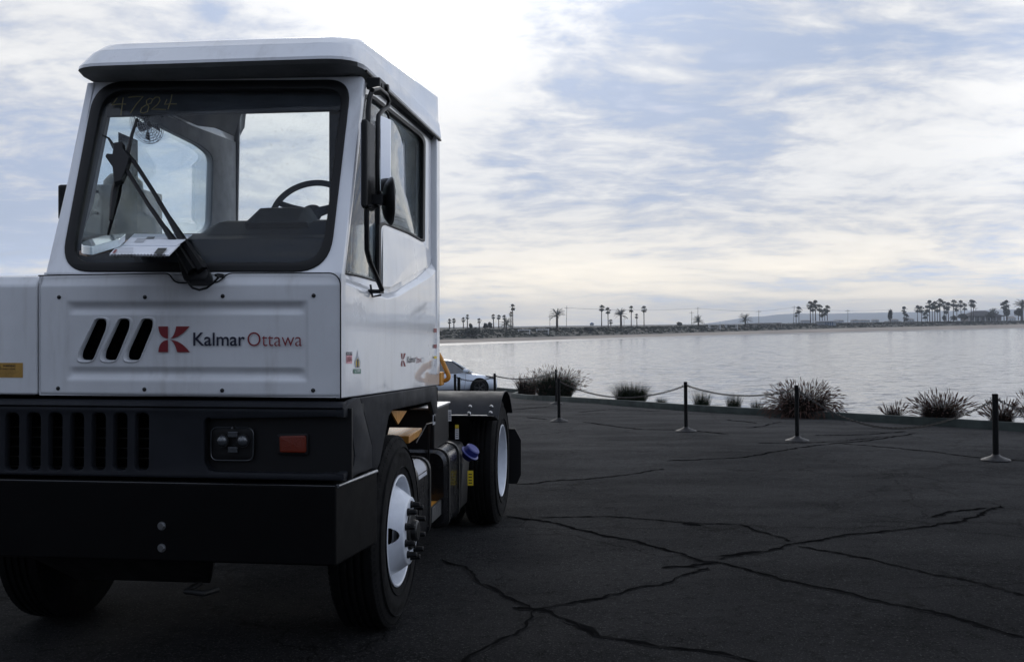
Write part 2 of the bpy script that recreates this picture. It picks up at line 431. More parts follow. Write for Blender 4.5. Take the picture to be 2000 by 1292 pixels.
# ------------------------------------------------------------------ ground, kerb, water
def gz(Y):                                   # lot falls gently away beyond the barrier
    if Y < 14: return 0.0
    if Y < 27: return -.026*(Y-14)-.0*0
    if Y < 43: return -.338-.05*(Y-27)
    return -1.14-.01*(Y-43)
def gpoint(px, py):
    a, b = (px-PX0)/F, (py-PY0)/F
    Y = 10.0
    for _ in range(60): Y = (H-gz(Y))/b
    return Vector((a*Y, Y, gz(Y)))
def kerb_base():
    pts = [(60, -40), (20, 4.2)]
    for p in ((2000, 843), (1838, 832), (1627, 819), (1450, 809), (1337, 802), (1210, 792), (1095, 784), (1020, 779)):
        q = gpoint(*p); pts.append((q.x, q.y))
    X, Y = pts[-1]
    pts += [(X-.35, Y+2.5), (X-.15, Y+8), (.3, 44), (-1.2, 46.5), (-70, 47)]
    return pts
KB = kerb_base()
def kx(Y):
    for (x0, y0), (x1, y1) in zip(KB, KB[1:]):
        if y0 <= Y <= y1: return x0+(x1-x0)*(Y-y0)/(y1-y0)
    return KB[0][0] if Y < KB[0][1] else KB[-2][0]
mb = MB()
ys = [-40, -25, -12, -5, 0, 2, 4, 6, 8, 10, 12]+[14+i for i in range(14)]+[28+2*i for i in range(10)]+[46.5]
ys = sorted(set(ys+[y for _, y in KB if -40 < y < 46.4]))
fr = [0, .3, .5, .6, .7, .78, .85, .9, .95, 1]
for y in ys:
    k = kx(y)
    for f in fr: mb.v.append(tuple(WC((-70+(k+70)*f, y, gz(y)))))
W_ = len(fr)
for i in range(len(ys)-1):
    for j in range(W_-1): mb.f.append((i*W_+j, i*W_+j+1, (i+1)*W_+j+1, (i+1)*W_+j))
tag(mb.build('asphalt_lot', 'asphalt'), kind='structure')
# kerb swept along the polyline
def sweep(line, prof):
    rings = []
    for i, (x, y) in enumerate(line):
        a = Vector(line[max(0, i-1)]); b = Vector(line[min(len(line)-1, i+1)])
        t = (b-a).normalized(); nrm = Vector((t.y, -t.x))
        if nrm.x < 0: nrm = -nrm
        z = gz(y)
        rings.append([WC((x+nrm.x*d, y+nrm.y*d, z+h if not isinstance(h, str) else float(h))) for d, h in prof])
    return rings
dense = []
for (x0, y0), (x1, y1) in zip(KB, KB[1:]):
    n = max(1, int(math.hypot(x1-x0, y1-y0)/2.0))
    for k in range(n): dense.append((x0+(x1-x0)*k/n, y0+(y1-y0)*k/n))
dense.append(KB[-1])
k1 = MB().loft(sweep(dense, [(0, -.1), (.01, .12), (.025, .14), (.15, .14), (.16, -.1)]), cap=True)
tag(k1.build('kerb', 'kerb_green', smooth=40), kind='structure')
k2 = MB().loft(sweep(dense, [(.16, -.1), (.16, .06), (1.0, .02), (1.0, -.3)]), cap=True)
tag(k2.build('planting_bed', 'soil'), kind='structure')
k3 = MB().loft(sweep(dense, [(1.0, -.3), (1.0, .0), (1.25, .0), (1.3, '-4.5'), (1.0, '-4.5')]), cap=True)
tag(k3.build('seawall', 'seawall'), kind='structure')
WZ = -3.0

# traced long cracks, laid as thin dark sheets on the asphalt
def ribbon(pts, w, seed, mb, wk=1.9, dz_=.004):
    rs = random.Random(seed); P = [gpoint(*p) for p in pts]; Q = []
    for a, b in zip(P, P[1:]):
        n = max(2, int((b-a).length/.045))
        for k in range(n): Q.append(a.lerp(b, k/n))
    Q.append(P[-1]); vs = []; off = 0; o2 = 0
    for i, q in enumerate(Q):
        off = off*.7+rs.uniform(-.018, .018); o2 = o2*.97+rs.uniform(-.012, .012)
        t = (Q[min(i+1, len(Q)-1)]-Q[max(0, i-1)]); t.z = 0; t.normalize(); nn = Vector((-t.y, t.x, 0))
        ww = w*wk*(.35+rs.random()**1.6*1.3)
        if i in (0, len(Q)-1): ww = .001
        for s_ in (-1, 1):
            p = q+nn*(off+o2+s_*ww*.5); vs.append(WC((p.x, p.y, gz(p.y)+dz_)))
    mb.add(vs, [(2*i, 2*i+1, 2*i+3, 2*i+2) for i in range(len(Q)-1)])
cracks = [([(985, 1008), (1060, 1020), (1180, 1048), (1350, 1088), (1430, 1105), (1560, 1138), (1760, 1180), (2010, 1242)], .022),
          ([(1400, 1092), (1480, 1078), (1560, 1062), (1680, 1045), (1790, 1030), (1880, 1018), (1960, 988)], .022),
          ([(1400, 1096), (1345, 1104), (1290, 1108)], .07), ([(1400, 1086), (1440, 1083), (1490, 1078)], .05),
          ([(1560, 1065), (1700, 1092), (1840, 1124), (2010, 1162)], .014),
          ([(1380, 1108), (1300, 1135), (1200, 1158), (1090, 1182), (1040, 1192), (1000, 1230), (930, 1262), (880, 1290)], .018),
          ([(1040, 1188), (960, 1150), (905, 1118), (860, 1092)], .014),
          ([(1075, 1190), (1120, 1212), (1170, 1238), (1240, 1252), (1350, 1268), (1500, 1290)], .020),
          ([(1130, 1218), (1155, 1232), (1180, 1245)], .06), ([(1000, 1187), (1060, 1190), (1090, 1192)], .05),
          ([(1820, 1010), (1850, 1000), (1920, 990)], .03), ([(1330, 1022), (1375, 1026)], .06),
          ([(1050, 1010), (1180, 1008), (1340, 1020), (1440, 1024), (1530, 1058)], .012),
          ([(1005, 946), (1100, 938), (1200, 930), (1290, 915)], .014), ([(1300, 900), (1450, 893), (1560, 875), (1700, 860), (1790, 846)], .02),
          ([(1000, 800), (1080, 793)], .05), ([(1030, 815), (1070, 819)], .05), ([(1130, 805), (1200, 799), (1290, 803)], .03), ([(1140, 824), (1240, 838), (1340, 840), (1420, 848)], .03),
          ([(1420, 820), (1480, 826)], .04), ([(1480, 866), (1600, 864), (1740, 852)], .02), ([(1590, 850), (1700, 848), (1770, 842)], .03),
          ([(1640, 866), (1800, 880), (1900, 892), (2010, 900)], .02), ([(1460, 836), (1530, 824)], .02)]
mb = MB()
for i, (p, w) in enumerate(cracks): ribbon(p, min(w, .045), i, mb, 1.0, .008)
me2 = MB()
for i, (p, w) in enumerate(cracks): ribbon(p, min(w, .045)+.012, i, me2, 1.4, .004)
tag(me2.build('asphalt_crack_edges', 'crack_edge', fix=False), kind='structure')
tag(mb.build('asphalt_cracks', 'crack_fill', fix=False), kind='structure')

# far world directions
def ray(px, py): return RY.to_3x3() @ Vector(((px-PX0)/F, 1, (PY0-py)/F))
def farpt(px, py, Y):
    r = ray(px, py); return Vector((r.x*Y, Y, H+r.z*Y))
def interp(tab, x):
    if x <= tab[0][0]: return tab[0][1]
    for (a, u), (b, w) in zip(tab, tab[1:]):
        if x <= b: return u+(w-u)*(x-a)/(b-a)
    return tab[-1][1]
shore_y = [(860, 674.5), (1240, 661), (1640, 650), (2000, 641.5), (2300, 635)]
def shoreY(px):
    if px < 860:                       # carry the straight shoreline on to the left
        a = Vector((farpt(860, 674.5, 1).x*shoreY(860), shoreY(860))); b = Vector((farpt(1240, 661, 1).x*shoreY(1240), shoreY(1240)))
        d = (b-a); k = ray(px, 640).x
        s_ = (k*a.y-a.x)/(d.x-k*d.y); return max(90, a.y+d.y*s_)
    return (H-WZ)/-ray(px, interp(shore_y, px)).z
cols = [-900, -400, 0, 300, 600, 860]+list(range(900, 2300, 25))+[2400, 2700]
def strip(name, rows, m):
    mb = MB(); n = len(rows)
    for px in cols:
        Y0 = shoreY(px)
        for k, rw in enumerate(rows):
            Y = Y0*rw[0]
            z = rw[1](px, Y); x = ray(px, 640).x*Y
            mb.v.append((x, Y, z))
    for i in range(len(cols)-1):
        for k in range(n-1): mb.f.append((i*n+k, (i+1)*n+k, (i+1)*n+k+1, i*n+k+1))
    return tag(mb.build(name, m, smooth=60, fix=False), kind='structure')
top_y = [(860, 643), (1100, 639.5), (1240, 637.5), (1400, 634.5), (1640, 630.5), (1800, 628), (2000, 626.5)]
sand_y = [(860, 663), (1240, 653), (1640, 641), (2000, 633)]
zat = lambda tab: (lambda px, Y: farpt(px, interp(tab, px), Y).z)
zsand, ztop = zat(sand_y), zat(top_y)
strip('wet_sand', [(.97, lambda p, Y: WZ-.5), (1.0, lambda p, Y: WZ+.03), (1.05, lambda p, Y: WZ+.3)], 'wet_sand')
strip('beach', [(1.05, lambda p, Y: WZ+.3), (1.16, zsand)], 'sand')
strip('embankment', [(1.16, zsand), (1.19, lambda p, Y: zsand(p, Y)*.45+ztop(p, Y)*.55), (1.25, ztop), (1.5, lambda p, Y: ztop(p, Y*.83)+.1), (3.5, lambda p, Y: ztop(p, Y/2.8)-.4), (9.0, lambda p, Y: ztop(p, Y/7.2)-.8)], 'scrub')
mb = MB().add([(-9000, -9000, WZ), (12000, -9000, WZ), (12000, 14000, WZ), (-9000, 14000, WZ)], [(0, 1, 2, 3)])
tag(mb.build('water', 'water'), kind='structure')
# hills
hl = [(1470, 633), (1483, 627), (1492, 620), (1502, 617), (1530, 616), (1560, 612), (1600, 610), (1660, 610.5), (1720, 609), (1780, 608), (1850, 607), (1900, 605), (1960, 604), (2060, 601), (2300, 600), (2700, 612)]
mb = MB(); HY = 5200
for px, py in hl:
    for f, d in ((-1, 0), (.55, 120), (1, 420), (.2, 1400)):
        pt = farpt(px, py, HY); z = H+(pt.z-H)*max(f, 0) if f > 0 else -20
        mb.v.append((pt.x, HY+d, z))
for i in range(len(hl)-1):
    for k in range(3): mb.f.append((i*4+k, (i+1)*4+k, (i+1)*4+k+1, i*4+k+1))
tag(mb.build('hills', 'hill_scrub', smooth=60, fix=False), kind='structure')

# ------------------------------------------------------------------ terminal tractor
PSI = R(7.0)
cP, sP = math.cos(PSI), math.sin(PSI)
OT = Vector((-.615, 5.81, 0))
UC = Vector((.615*cP+5.81*sP, .615*sP-5.81*cP, H))       # the camera seen from the truck's own axes
truck = empty('terminal_tractor')
truck.matrix_world = Matrix.Translation(CAMP) @ RY @ Matrix.Translation(-CAMP) @ Matrix.Translation(OT) @ Matrix.Rotation(-PSI, 4, 'Z')
tag(truck, 'white terminal tractor with dark grey grille and black bumper parked on the asphalt', 'truck')
T = truck
def hit(px, py, P0, N):
    a, b = (px-PX0)/F, -(py-PY0)/F
    d = Vector((a*cP-sP, a*sP+cP, b)); N = Vector(N)
    t = (Vector(P0)-UC).dot(N)/d.dot(N)
    return UC+d*t
FRv = lambda v: ((0, v, 0), (0, -1, 0))
SDu = lambda u: ((u, 0, 0), (1, 0, 0))
WSN = Vector((0, -.928, .372)).normalized()
def WSd(d=0): return (Vector((0, -1.16, 1.87))+WSN*d, WSN)
def tr(pts, pl): return [hit(x, y, *pl) for x, y in pts]
V = Vector

# -- front of the cab: windscreen frame, gasket, glass
frame_o = rnd([(177, 158), (712, 148), (668, 536), (88, 536)], [12, 10, 6, 6], 3)
gask_o = rnd([(187, 160), (684, 156), (640, 528), (117, 528)], [60, 45, 70, 62], 9)
gask_i = rnd([(203, 175), (669, 172), (627, 512), (137, 512)], [46, 34, 55, 48], 9)
gask_oo = rnd([(185, 158), (686, 154), (642, 530), (115, 530)], [60, 45, 70, 62], 9)
plate('windscreen_frame', 'white_paint', T, [tr(frame_o, WSd()), tr(gask_o, WSd())], WSN, .05, .008)
gk = plate('windscreen', 'windscreen_glass', T, [tr(gask_i, WSd(-.008))], WSN, .006, .001)
plate('gasket', 'gasket', gk, [tr(gask_oo, WSd(.008)), tr(gask_i, WSd(.008))], WSN, .035, .007)
# grease-pencil number on the glass
def z1(pts): return [(80+x/4.3075, 50+y/4.3075) for x, y in pts]
mb = MB()
for st in ([(640, 610), (620, 640), (595, 668), (650, 662), (714, 662)], [(692, 608), (686, 650), (672, 755)], [(735, 605), (800, 598), (858, 598), (800, 665), (752, 738)],
           [(940, 622), (915, 612), (888, 630), (888, 655), (908, 685), (895, 725), (860, 738), (835, 728), (845, 695), (880, 672), (925, 655), (940, 622)],
           [(945, 622), (965, 603), (992, 603), (1002, 630), (980, 665), (930, 706), (985, 704), (1048, 708)], [(1060, 622), (1040, 664), (1090, 660), (1140, 660)], [(1102, 582), (1090, 640), (1068, 705)]):
    mb.tube(tr(z1(st), WSd(.0005)), .0026, 5)
mb.build('chalk_number', 'paint_pen', T)

# -- hood (front panel) as a pressed sheet with two channels
VF = -1.18
A = hit(73, 771, *FRv(VF)); B = hit(664, 777, *FRv(VF)); zt = hit(400, 557, *FRv(VF)).z; ztt = hit(400, 534, *FRv(-1.165)).z
u0, u1 = hit(74, 650, *FRv(VF)).x, hit(665, 650, *FRv(VF)).x; zb = (A.z+B.z)/2
chl = [hit(x, y, *FRv(VF)) for x, y in ((128, 592), (600, 592), (128, 737), (600, 740))]
cu0, cu1 = chl[0].x, chl[1].x; ct = (hit(360, 590, *FRv(VF)).z, hit(360, 614, *FRv(VF)).z); cbm = (hit(360, 717, *FRv(VF)).z, hit(360, 741, *FRv(VF)).z)
slots = []
for k in range(3):
    ox = k*45.3
    q = [(186+ox, 622), (208+ox, 622), (207.5+ox, 640), (180+ox, 705), (153+ox, 705), (153+ox, 690)]
    slots.append([(hit(x, y, *FRv(VF)).x, hit(x, y, *FRv(VF)).z) for x, y in rnd(q, [7, 10, 9, 9, 11, 7], 5)])
def inpoly(x, y, P):
    c = False
    for i in range(len(P)):
        (x0, y0), (x1, y1) = P[i-1], P[i]
        if (y0 > y) != (y1 > y) and x < (x1-x0)*(y-y0)/(y1-y0)+x0: c = not c
    return c
def sstep(a, b, x):
    t = max(0, min(1, (x-a)/(b-a))); return t*t*(3-2*t)
cut_px = [(318, 530), (332, 533), (342, 551), (350, 553), (420, 553), (427, 551), (444, 534), (460, 530)]
cutp = [(hit(x, y, *FRv(VF)).x, hit(x, y, *FRv(VF)).z) for x, y in cut_px]
NX, NZ = 240, 96
def hood_y(u, z):
    y = VF
    e = sstep(cu0, cu0+.05, u)*(1-sstep(cu1-.05, cu1, u))
    for (za, zb_), dd in ((ct, .016), (cbm, .018)):
        c = (za+zb_)/2; w = abs(za-zb_)/2
        r = (z-c)/w
        if abs(r) < 1: y += dd*e*(1-abs(r))**.9 if abs(r) > .2 else dd*e*.82
    if z > zt: y += (z-zt)*.42
    y += .005*sstep(cu0-.004, cu0+.010, u)*(1-sstep(cu1-.010, cu1+.004, u))*sstep(cbm[1]-.012, cbm[1]+.012, z)*(1-sstep(ct[0]-.012, ct[0]+.012, z))
    y += -.0 + .008*((u-(u0+u1)/2)/((u1-u0)/2))**2
    # rolled outer edge
    for dd in (u-u0, u1-u, z-zb):
        if dd < .016: y += .012*(1-dd/.016)**2
    return y
mb = MB()
for j in range(NZ+1):
    z = zb+(ztt-zb)*j/NZ
    for i in range(NX+1):
        u = u0+(u1-u0)*i/NX
        if j == NZ: pass
        mb.v.append((u, hood_y(u, z), z))
for j in range(NZ):
    for i in range(NX):
        uc = u0+(u1-u0)*(i+.5)/NX; zc_ = zb+(ztt-zb)*(j+.5)/NZ
        if any(inpoly(uc, zc_, s) for s in slots) or inpoly(uc, zc_, cutp): continue
        mb.f.append((j*(NX+1)+i, j*(NX+1)+i+1, (j+1)*(NX+1)+i+1, (j+1)*(NX+1)+i))
hood = mb.build('front_panel', 'white_plastic', T, smooth=50, fix=False)
# rims and edges of the hood sheet
mb = MB()
mb.box((u0, VF+.012, zb), (u0+.004, VF+.08, ztt-.005)).box((u1-.004, VF+.012, zb), (u1, VF+.08, ztt-.005)).box((u0+.004, VF+.012, zb), (u1-.004, VF+.08, zb+.004))
mb.build('edge_return', 'white_plastic', hood)
for s in slots:
    c = V((sum(p[0] for p in s)/len(s), sum(p[1] for p in s)/len(s)))
    def off(k): return [V((c.x+(p[0]-c.x)*(1+k/.035), 0, c.y+(p[1]-c.y)*(1+k/.09))) for p in s]
    rings = [[V((p.x, hood_y(p.x, p.z)-.0006, p.z)) for p in off(.0075)], [V((p.x, VF-.001, p.z)) for p in off(.003)], [V((p.x, VF+.004, p.z)) for p in off(-.001)], [V((p.x-.004, VF+.035, p.z+.002)) for p in off(-.003)]]
    mb = MB().loft(rings, cap=False); mb.build('vent_slot', 'white_plastic', hood, smooth=60)
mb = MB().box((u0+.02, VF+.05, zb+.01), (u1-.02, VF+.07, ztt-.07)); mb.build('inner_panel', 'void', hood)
# gasket line around the hood and the cowl behind the wiper cut-out
plate('cowl', 'white_paint', T, [tr([(86, 532), (668, 532), (668, 562), (86, 562)], FRv(-1.145))], (0, -1, 0), .02, .002)
mb = MB()
ln = rnd([(75, 538), (330, 533.5), (342, 552), (425, 552), (446, 533.5), (652, 533), (665, 547), (665.5, 778)], [0, 8, 10, 10, 8, 10, 10, 0], 4)
mb.tube([hit(x, y, *FRv(VF+.002 if 545 < y else VF+.01)) for x, y in ln], .0032, 6); mb.build('seal', 'gasket', hood)
for x, y in ((114, 580), (283, 580), (435, 578), (612, 577), (112, 758), (282, 760), (434, 762), (611, 762)):
    p = hit(x, y, *FRv(VF)); yy = hood_y(p.x, p.z)
    MB().lathe([(.0095, 0), (.0095, -.002), (.006, -.004), (.0055, -.008), (.003, -.0095), (0, -.0095)], (p.x, yy, p.z), 'y', 12).build('bolt', 'dark_metal', hood, smooth=40)
# emblem
pl = FRv(VF-.0012)
def arc(a, c, b, n=10): return [((1-t)**2*a[0]+2*t*(1-t)*c[0]+t*t*b[0], (1-t)**2*a[1]+2*t*(1-t)*c[1]+t*t*b[1]) for t in [i/n for i in range(n+1)]]
def emblem(fx, pl, N, parent, off, m='decal_red'):
    mb = MB()
    L = [arc((309.2, 637), (310, 659), (328, 661.3))+[(328, 637)], arc((344, 637), (340, 660), (330, 661.3))+arc((334, 661), (352, 659), (370.5, 637)),
         [(328, 687.3)]+arc((328, 663.3), (310, 665), (309.2, 687.3)), arc((330, 663.3), (340, 664), (346, 687.3))+arc((370.5, 687.3), (354, 665), (334, 663.3))]
    for l in L:
        pts = [fx(x, y) for x, y in l]; n0 = len(mb.v)
        tri = tessellate_polygon([pts]); mb.v += [tuple(p+V(N)*off) for p in pts]; mb.f += [tuple(n0+i for i in t_) for t_ in tri]
    return mb.build('emblem', m, parent, fix=False)
emblem(lambda x, y: hit(x, y, *pl), pl, (0, -1, 0), hood, 0.0)
a = hit(377.5, 675, *pl); b = hit(478.5, 675, *pl); c = hit(377.5, 649, *pl)
text('lettering', 'Kalmar', 'decal_navy', hood, a, (1, 0, 0), (0, 0, 1), 1, width=(b-a).length, height=(a-c).length, bold=.012)
a = hit(483.5, 675.5, *pl); b = hit(590, 675.5, *pl); c = hit(483.5, 648.5, *pl)
text('lettering', 'Ottawa', 'decal_red', hood, a, (1, 0, 0), (0, 0, 1), 1, width=(b-a).length, height=(a-c).length, bold=-.008)

# -- engine cover beside the cab (left of the picture)
UL = -2.12
ue = hit(71, 650, *FRv(VF)).x-.003; ztc = hit(60, 538, *FRv(-1.14)).z; zbm = hit(60, 771, *FRv(VF)).z
zk = hit(40, 557, *FRv(VF)).z
mb = MB()
prof = [(-1.175, zbm), (-1.175, zk), (-1.145, ztc-.008), (-1.12, ztc), (.55, ztc+.06), (.62, ztc+.03), (.62, zbm)]
mb.loft([[V((u, y, z)) for y, z in prof] for u in (UL, ue)])
mb.build('engine_cover', 'white_plastic', T, smooth=30, bevel=.012, seg=3)
x0 = hit(0, 708, *FRv(-1.1765)); x1 = hit(44.5, 737, *FRv(-1.1765))
st = MB().box((x0.x-.06, -1.1765, x1.z), (x1.x, -1.1755, x0.z)).build('warning_sticker', 'decal_orange', T)
text('lettering', 'WARNING', 'decal_black', st, (x0.x+.015, -1.177, x0.z-.018), (1, 0, 0), (0, 0, 1), 1, width=.062, height=.009, bold=.02)
text('lettering', 'STAND CLEAR', 'decal_black', st, (x0.x+.0, -1.177, x0.z-.032), (1, 0, 0), (0, 0, 1), 1, width=.078, height=.007, bold=.02)
for k in range(4): text('lettering', 'moving parts can cause injury', 'decal_black', st, (x0.x-.03, -1.177, x0.z-.042-.0065*k), (1, 0, 0), (0, 0, 1), 1, width=.125-.012*k, height=.0035)
MB().tube([(x0.x-.012, -1.177, x0.z-.022), (x0.x+.004, -1.177, x0.z-.022), (x0.x-.004, -1.177, x0.z-.006)], .0014, 4, closed=True).build('symbol', 'decal_black', st)

# -- cab sides
U0 = -.006
UP = -.034                                     # upper door skin sits inboard of the lower bulge
rear = hit(858, 400, *SDu(0)); VR = rear.y
side_o = tr([(714, 149), (858, 262), (857.5, 752), (667.5, 778), (668, 533)], SDu(UP))
win = rnd([(715, 190), (729, 193), (828, 272), (826.5, 468), (800, 452), (749, 433), (741, 437), (741, 548), (700, 536), (671, 531), (680, 440)], [6, 6, 14, 5, 0, 6, 8, 3, 0, 5, 0], 5)
win_g = rnd([(713, 184), (731, 186), (832, 267), (830.5, 474), (800, 457), (753, 438), (745, 444), (745, 552), (700, 540), (668.5, 535), (677, 440)], [6, 6, 16, 6, 0, 6, 8, 4, 0, 5, 0], 5)
side = plate('door_side', 'white_paint', T, [side_o, tr(win, SDu(UP))], (1, 0, 0), .05, .004)
wg = plate('side_window', 'tinted_glass', T, [tr(win, SDu(UP-.012))], (1, 0, 0), .005, .001)
plate('gasket', 'gasket', wg, [tr(win_g, SDu(UP+.007)), tr(win, SDu(UP+.007))], (1, 0, 0), .02, .004)
mb = MB().box((UP-.02, hit(741, 300, *SDu(UP)).y-.012, 1.95), (UP+.004, hit(741, 300, *SDu(UP)).y+.012, 2.72)); mb.build('divider', 'gasket', wg, bevel=.003)
# lower bulge with a sloped shoulder
def bulge(name, pts_in, u_in, pts_out, u_out):
    r0 = tr(pts_in, SDu(u_in)); r1 = tr(pts_out, SDu(u_out)); r1 = r1
    return MB().loft([r0, r1], cap=True).build(name, 'white_paint', side, smooth=25, bevel=.006, seg=3)
cr_in = [(668, 539), (705, 553), (735, 566), (757, 571), (775, 566), (815, 541), (838, 520), (853, 500), (857, 470), (857.4, 752), (667.6, 778)]
cr_out = [(668, 552), (705, 566), (735, 577), (757, 583), (778, 578), (815, 556), (843, 540), (856, 528), (858.5, 512), (858.6, 751), (667.6, 777.5)]
bulge('lower_skin', cr_in, UP+.001, cr_out, 0.0)
mb = MB()
a, b, c, d = hit(748, 446, *SDu(UP+.001)), hit(828, 479, *SDu(UP+.001)), hit(764, 560, *SDu(UP+.022)), hit(748, 560, *SDu(UP+.012))
mb.add([a, b, c, d], [(0, 1, 2), (0, 2, 3)])
e1, f1 = hit(846, 498, *SDu(UP+.001)), hit(838, 519, *SDu(UP+.006))
mb.add([b, e1, f1, c], [(0, 1, 2, 3)])
mb.build('crease_panel', 'white_paint', side, smooth=40, fix=False)
# rear frame of cab, rear wall with window
zlo = B.z
rw = rnd([(466, 204), (643, 197), (643, 500), (461, 500)], [26, 5, 5, 5], 6)
pr = FRv(VR-.03)
def wallp(y, ul, ur, dz_): return [V((ul, y, zlo)), V((ur, y, zlo)), V((ur, y, 2.95)), V((ur-.05, y, 3.10+dz_)), V((-.20, y, 3.145+dz_)), V((-1.18, y, 3.145+dz_)), V((ul+.05, y, 3.115+dz_)), V((ul, y, 2.95))]
def topclamp(P): return [V((p.x, p.y, min(p.z, 3.10))) for p in P]
wall_o = wallp(VR-.03, -1.42, -.012, 0)
plate('rear_wall', 'white_paint', T, [wall_o, topclamp(tr(rw, pr))], (0, -1, 0), .04, .003)
pin = FRv(VR-.075)
plate('rear_trim', 'interior_grey', T, [wallp(pin[0][1], -1.405, -.03, -.005), topclamp(tr(rw, pin))], (0, -1, 0), .03, .003)
rwg = plate('rear_window', 'clear_glass', T, [topclamp(tr(rw, FRv(VR-.05)))], (0, -1, 0), .005, .001)
MB().box((-.045, VR-.10, zlo), (.004, VR, 2.93)).build('rear_pillar', 'white_paint', side, bevel=.01, seg=3)
# passenger side wall seen from inside
UPS = -1.375
pw = rnd([(219, 190), (396, 288), (414, 305), (410, 448), (372, 462), (150, 478), (178, 400)], [8, 16, 12, 20, 10, 10, 0], 6)
fr_bot = V((UPS, -1.13, 1.86)); fr_top = V((UPS, -.775, 2.86))
ps_o = [V((UPS, -1.13, zlo)), fr_bot, fr_top, V((UPS, VR-.02, 2.93)), V((UPS, VR-.02, zlo))]
pwp = tr(pw, SDu(UPS))
# keep the opening inside the wall
def clampf(p):
    z = p.z; yf = -1.13+(z-1.86)/(1.0)*.355+.07
    return V((p.x, min(max(p.y, yf), VR-.1), min(max(z, 1.92), 2.80)))
pwp = [clampf(p) for p in pwp]
psw = plate('passenger_side', 'white_paint', T, [ps_o, pwp], (1, 0, 0), .035, .004)
pwi = [V((UPS+.012, p.y, p.z)) for p in pwp]
pso_i = [V((UPS+.012, -1.05, zlo)), V((UPS+.012, -1.06, 1.86)), V((UPS+.012, -.74, 2.83)), V((UPS+.012, VR-.08, 2.88)), V((UPS+.012, VR-.08, zlo))]
plate('inner_trim', 'interior_light', psw, [pso_i, pwi], (1, 0, 0), .011, .003)
pg = plate('passenger_window', 'tinted_glass', T, [[V((UPS-.02, p.y, p.z)) for p in pwp]], (1, 0, 0), .005, .001)
# sills, inner A pillars, head trim, headliner, floor
for uu in (-1.36, -.075):
    MB().loft([[V((uu-.03, y, z)) for y, z in ((-1.09, 1.86), (-1.04, 1.86), (-.67, 2.83), (-.74, 2.83))], [V((uu+.03, y, z)) for y, z in ((-1.09, 1.86), (-1.04, 1.86), (-.67, 2.83), (-.74, 2.83))]]).build('inner_pillar', 'interior_grey', T, bevel=.008)

MB().box((-1.40, -.74, 2.70), (-.05, -.70, 2.86)).build('head_trim', 'interior_grey', T, bevel=.006)
MB().loft([[V((-1.39, y, 2.86)), V((-1.32, y, z)), V((-.10, y, z)), V((-.03, y, 2.86)), V((-.02, y, 2.875)), V((-.095, y, z+.01)), V((-1.325, y, z+.01)), V((-1.40, y, 2.875))] for y, z in ((-.74, 2.875), (VR-.06, 3.125))]).build('headliner', 'interior_grey', T)
a = hit(300, 215, *SDu(-1.38)); 
MB().tube([hit(285, 205, *SDu(-1.385)), hit(463, 290, *SDu(-1.385))], .012, 6).build('trim_rail', 'interior_light', T, smooth=40)
MB().box((-1.40, -1.08, zlo), (-.03, VR-.07, zlo+.03)).build('cab_floor', 'dash_plastic', T)
rp = hit(437, 350, *FRv(VR-.12)); MB().box((rp.x-.10, VR-.16, 1.9), (rp.x+.055, VR-.105, 3.08)).build('inner_rear_pillar', 'interior_light', T, bevel=.02, seg=3)
mb = MB().box((rp.x-.045, VR-.163, 2.02), (rp.x-.005, VR-.161, 2.62)); mb.build('label_strip', 'decal_grey', T)
mb = MB().box((rp.x-.046, VR-.166, 2.56), (rp.x-.010, VR-.164, 2.68)); mb.build('label_strip', 'decal_red', T)
# driver side inner post beside the rear window (dark)
q = hit(642, 330, *FRv(VR-.12)); MB().box((q.x, VR-.12, 1.5), (-.045, VR-.085, 3.08)).build('rear_corner_trim', 'interior_grey', T, bevel=.01)

# -- roof
def ring(ul, ur, vf, vr, r, zf, n=6):
    pts = rnd([(ul, vf), (ur, vf), (ur, vr), (ul, vr)], [r, r, .03, .03], n)
    return [V((x, y, zf(y))) for x, y in pts]
lin = lambda a, b: (lambda y: a+(b-a)*sstepl((y+.9)/(VR+.9)))
def sstepl(t): return max(0, min(1, t))
VB = VR+.012
def edz(d, k=1.0):
    tab = [(-.96, 3.022), (-.8, 3.035), (-.35, 3.088), (.27, 3.143), (.82, 3.172), (1.3, 3.182)]
    def f(y):
        for (a, u), (b, w) in zip(tab, tab[1:]):
            if y <= b: return u+(w-u)*max(0, y-a)/(b-a)+d
        return tab[-1][1]+d
    return f
rings = [ring(-1.385, -.02, -.76, VB-.03, .10, lin(2.862, 2.885)),
         ring(-1.395, -.004, -.80, VB-.01, .14, lin(2.864, 2.885)),
         ring(-1.412, .008, -.93, VB, .17, lin(2.880, 2.880)),
         ring(-1.422, .014, -.955, VB, .18, lin(2.896, 2.888)),
         ring(-1.420, .014, -.955, VB, .18, lin(2.910, 2.900)),
         ring(-1.375, .002, -.905, VB, .17, lin(2.982, 2.985)),
         ring(-1.371, -.001, -.899, VB, .17, lin(2.983, 2.988)),
         ring(-1.369, -.003, -.897, VB, .17, lin(2.988, 2.993)),
         ring(-1.352, -.008, -.872, VB, .17, edz(-.022)),
         ring(-1.335, -.020, -.855, VB, .17, edz(-.006)),
         ring(-1.30, -.050, -.82, VB, .16, edz(.004)),
         ring(-1.20, -.16, -.66, VB-.01, .14, edz(.014)),
         ring(-1.05, -.30, -.40, VB-.05, .14, edz(.018))]
rm = MB().loft(rings, cap=False).add(rings[-1], [tuple(range(len(rings[-1])))])
rm.f = [f for f in rm.f if not (len(f) == 4 and all(rm.v[i][1] > VB-.05 for i in f) and max(rm.v[i][0] for i in f)-min(rm.v[i][0] for i in f) > .5 and min(rm.v[i][2] for i in f) < 3.15)]
roof = rm.build('roof', 'white_paint', T, smooth=24, fix=True)
roof.data.materials.append(M['underside_shade'])
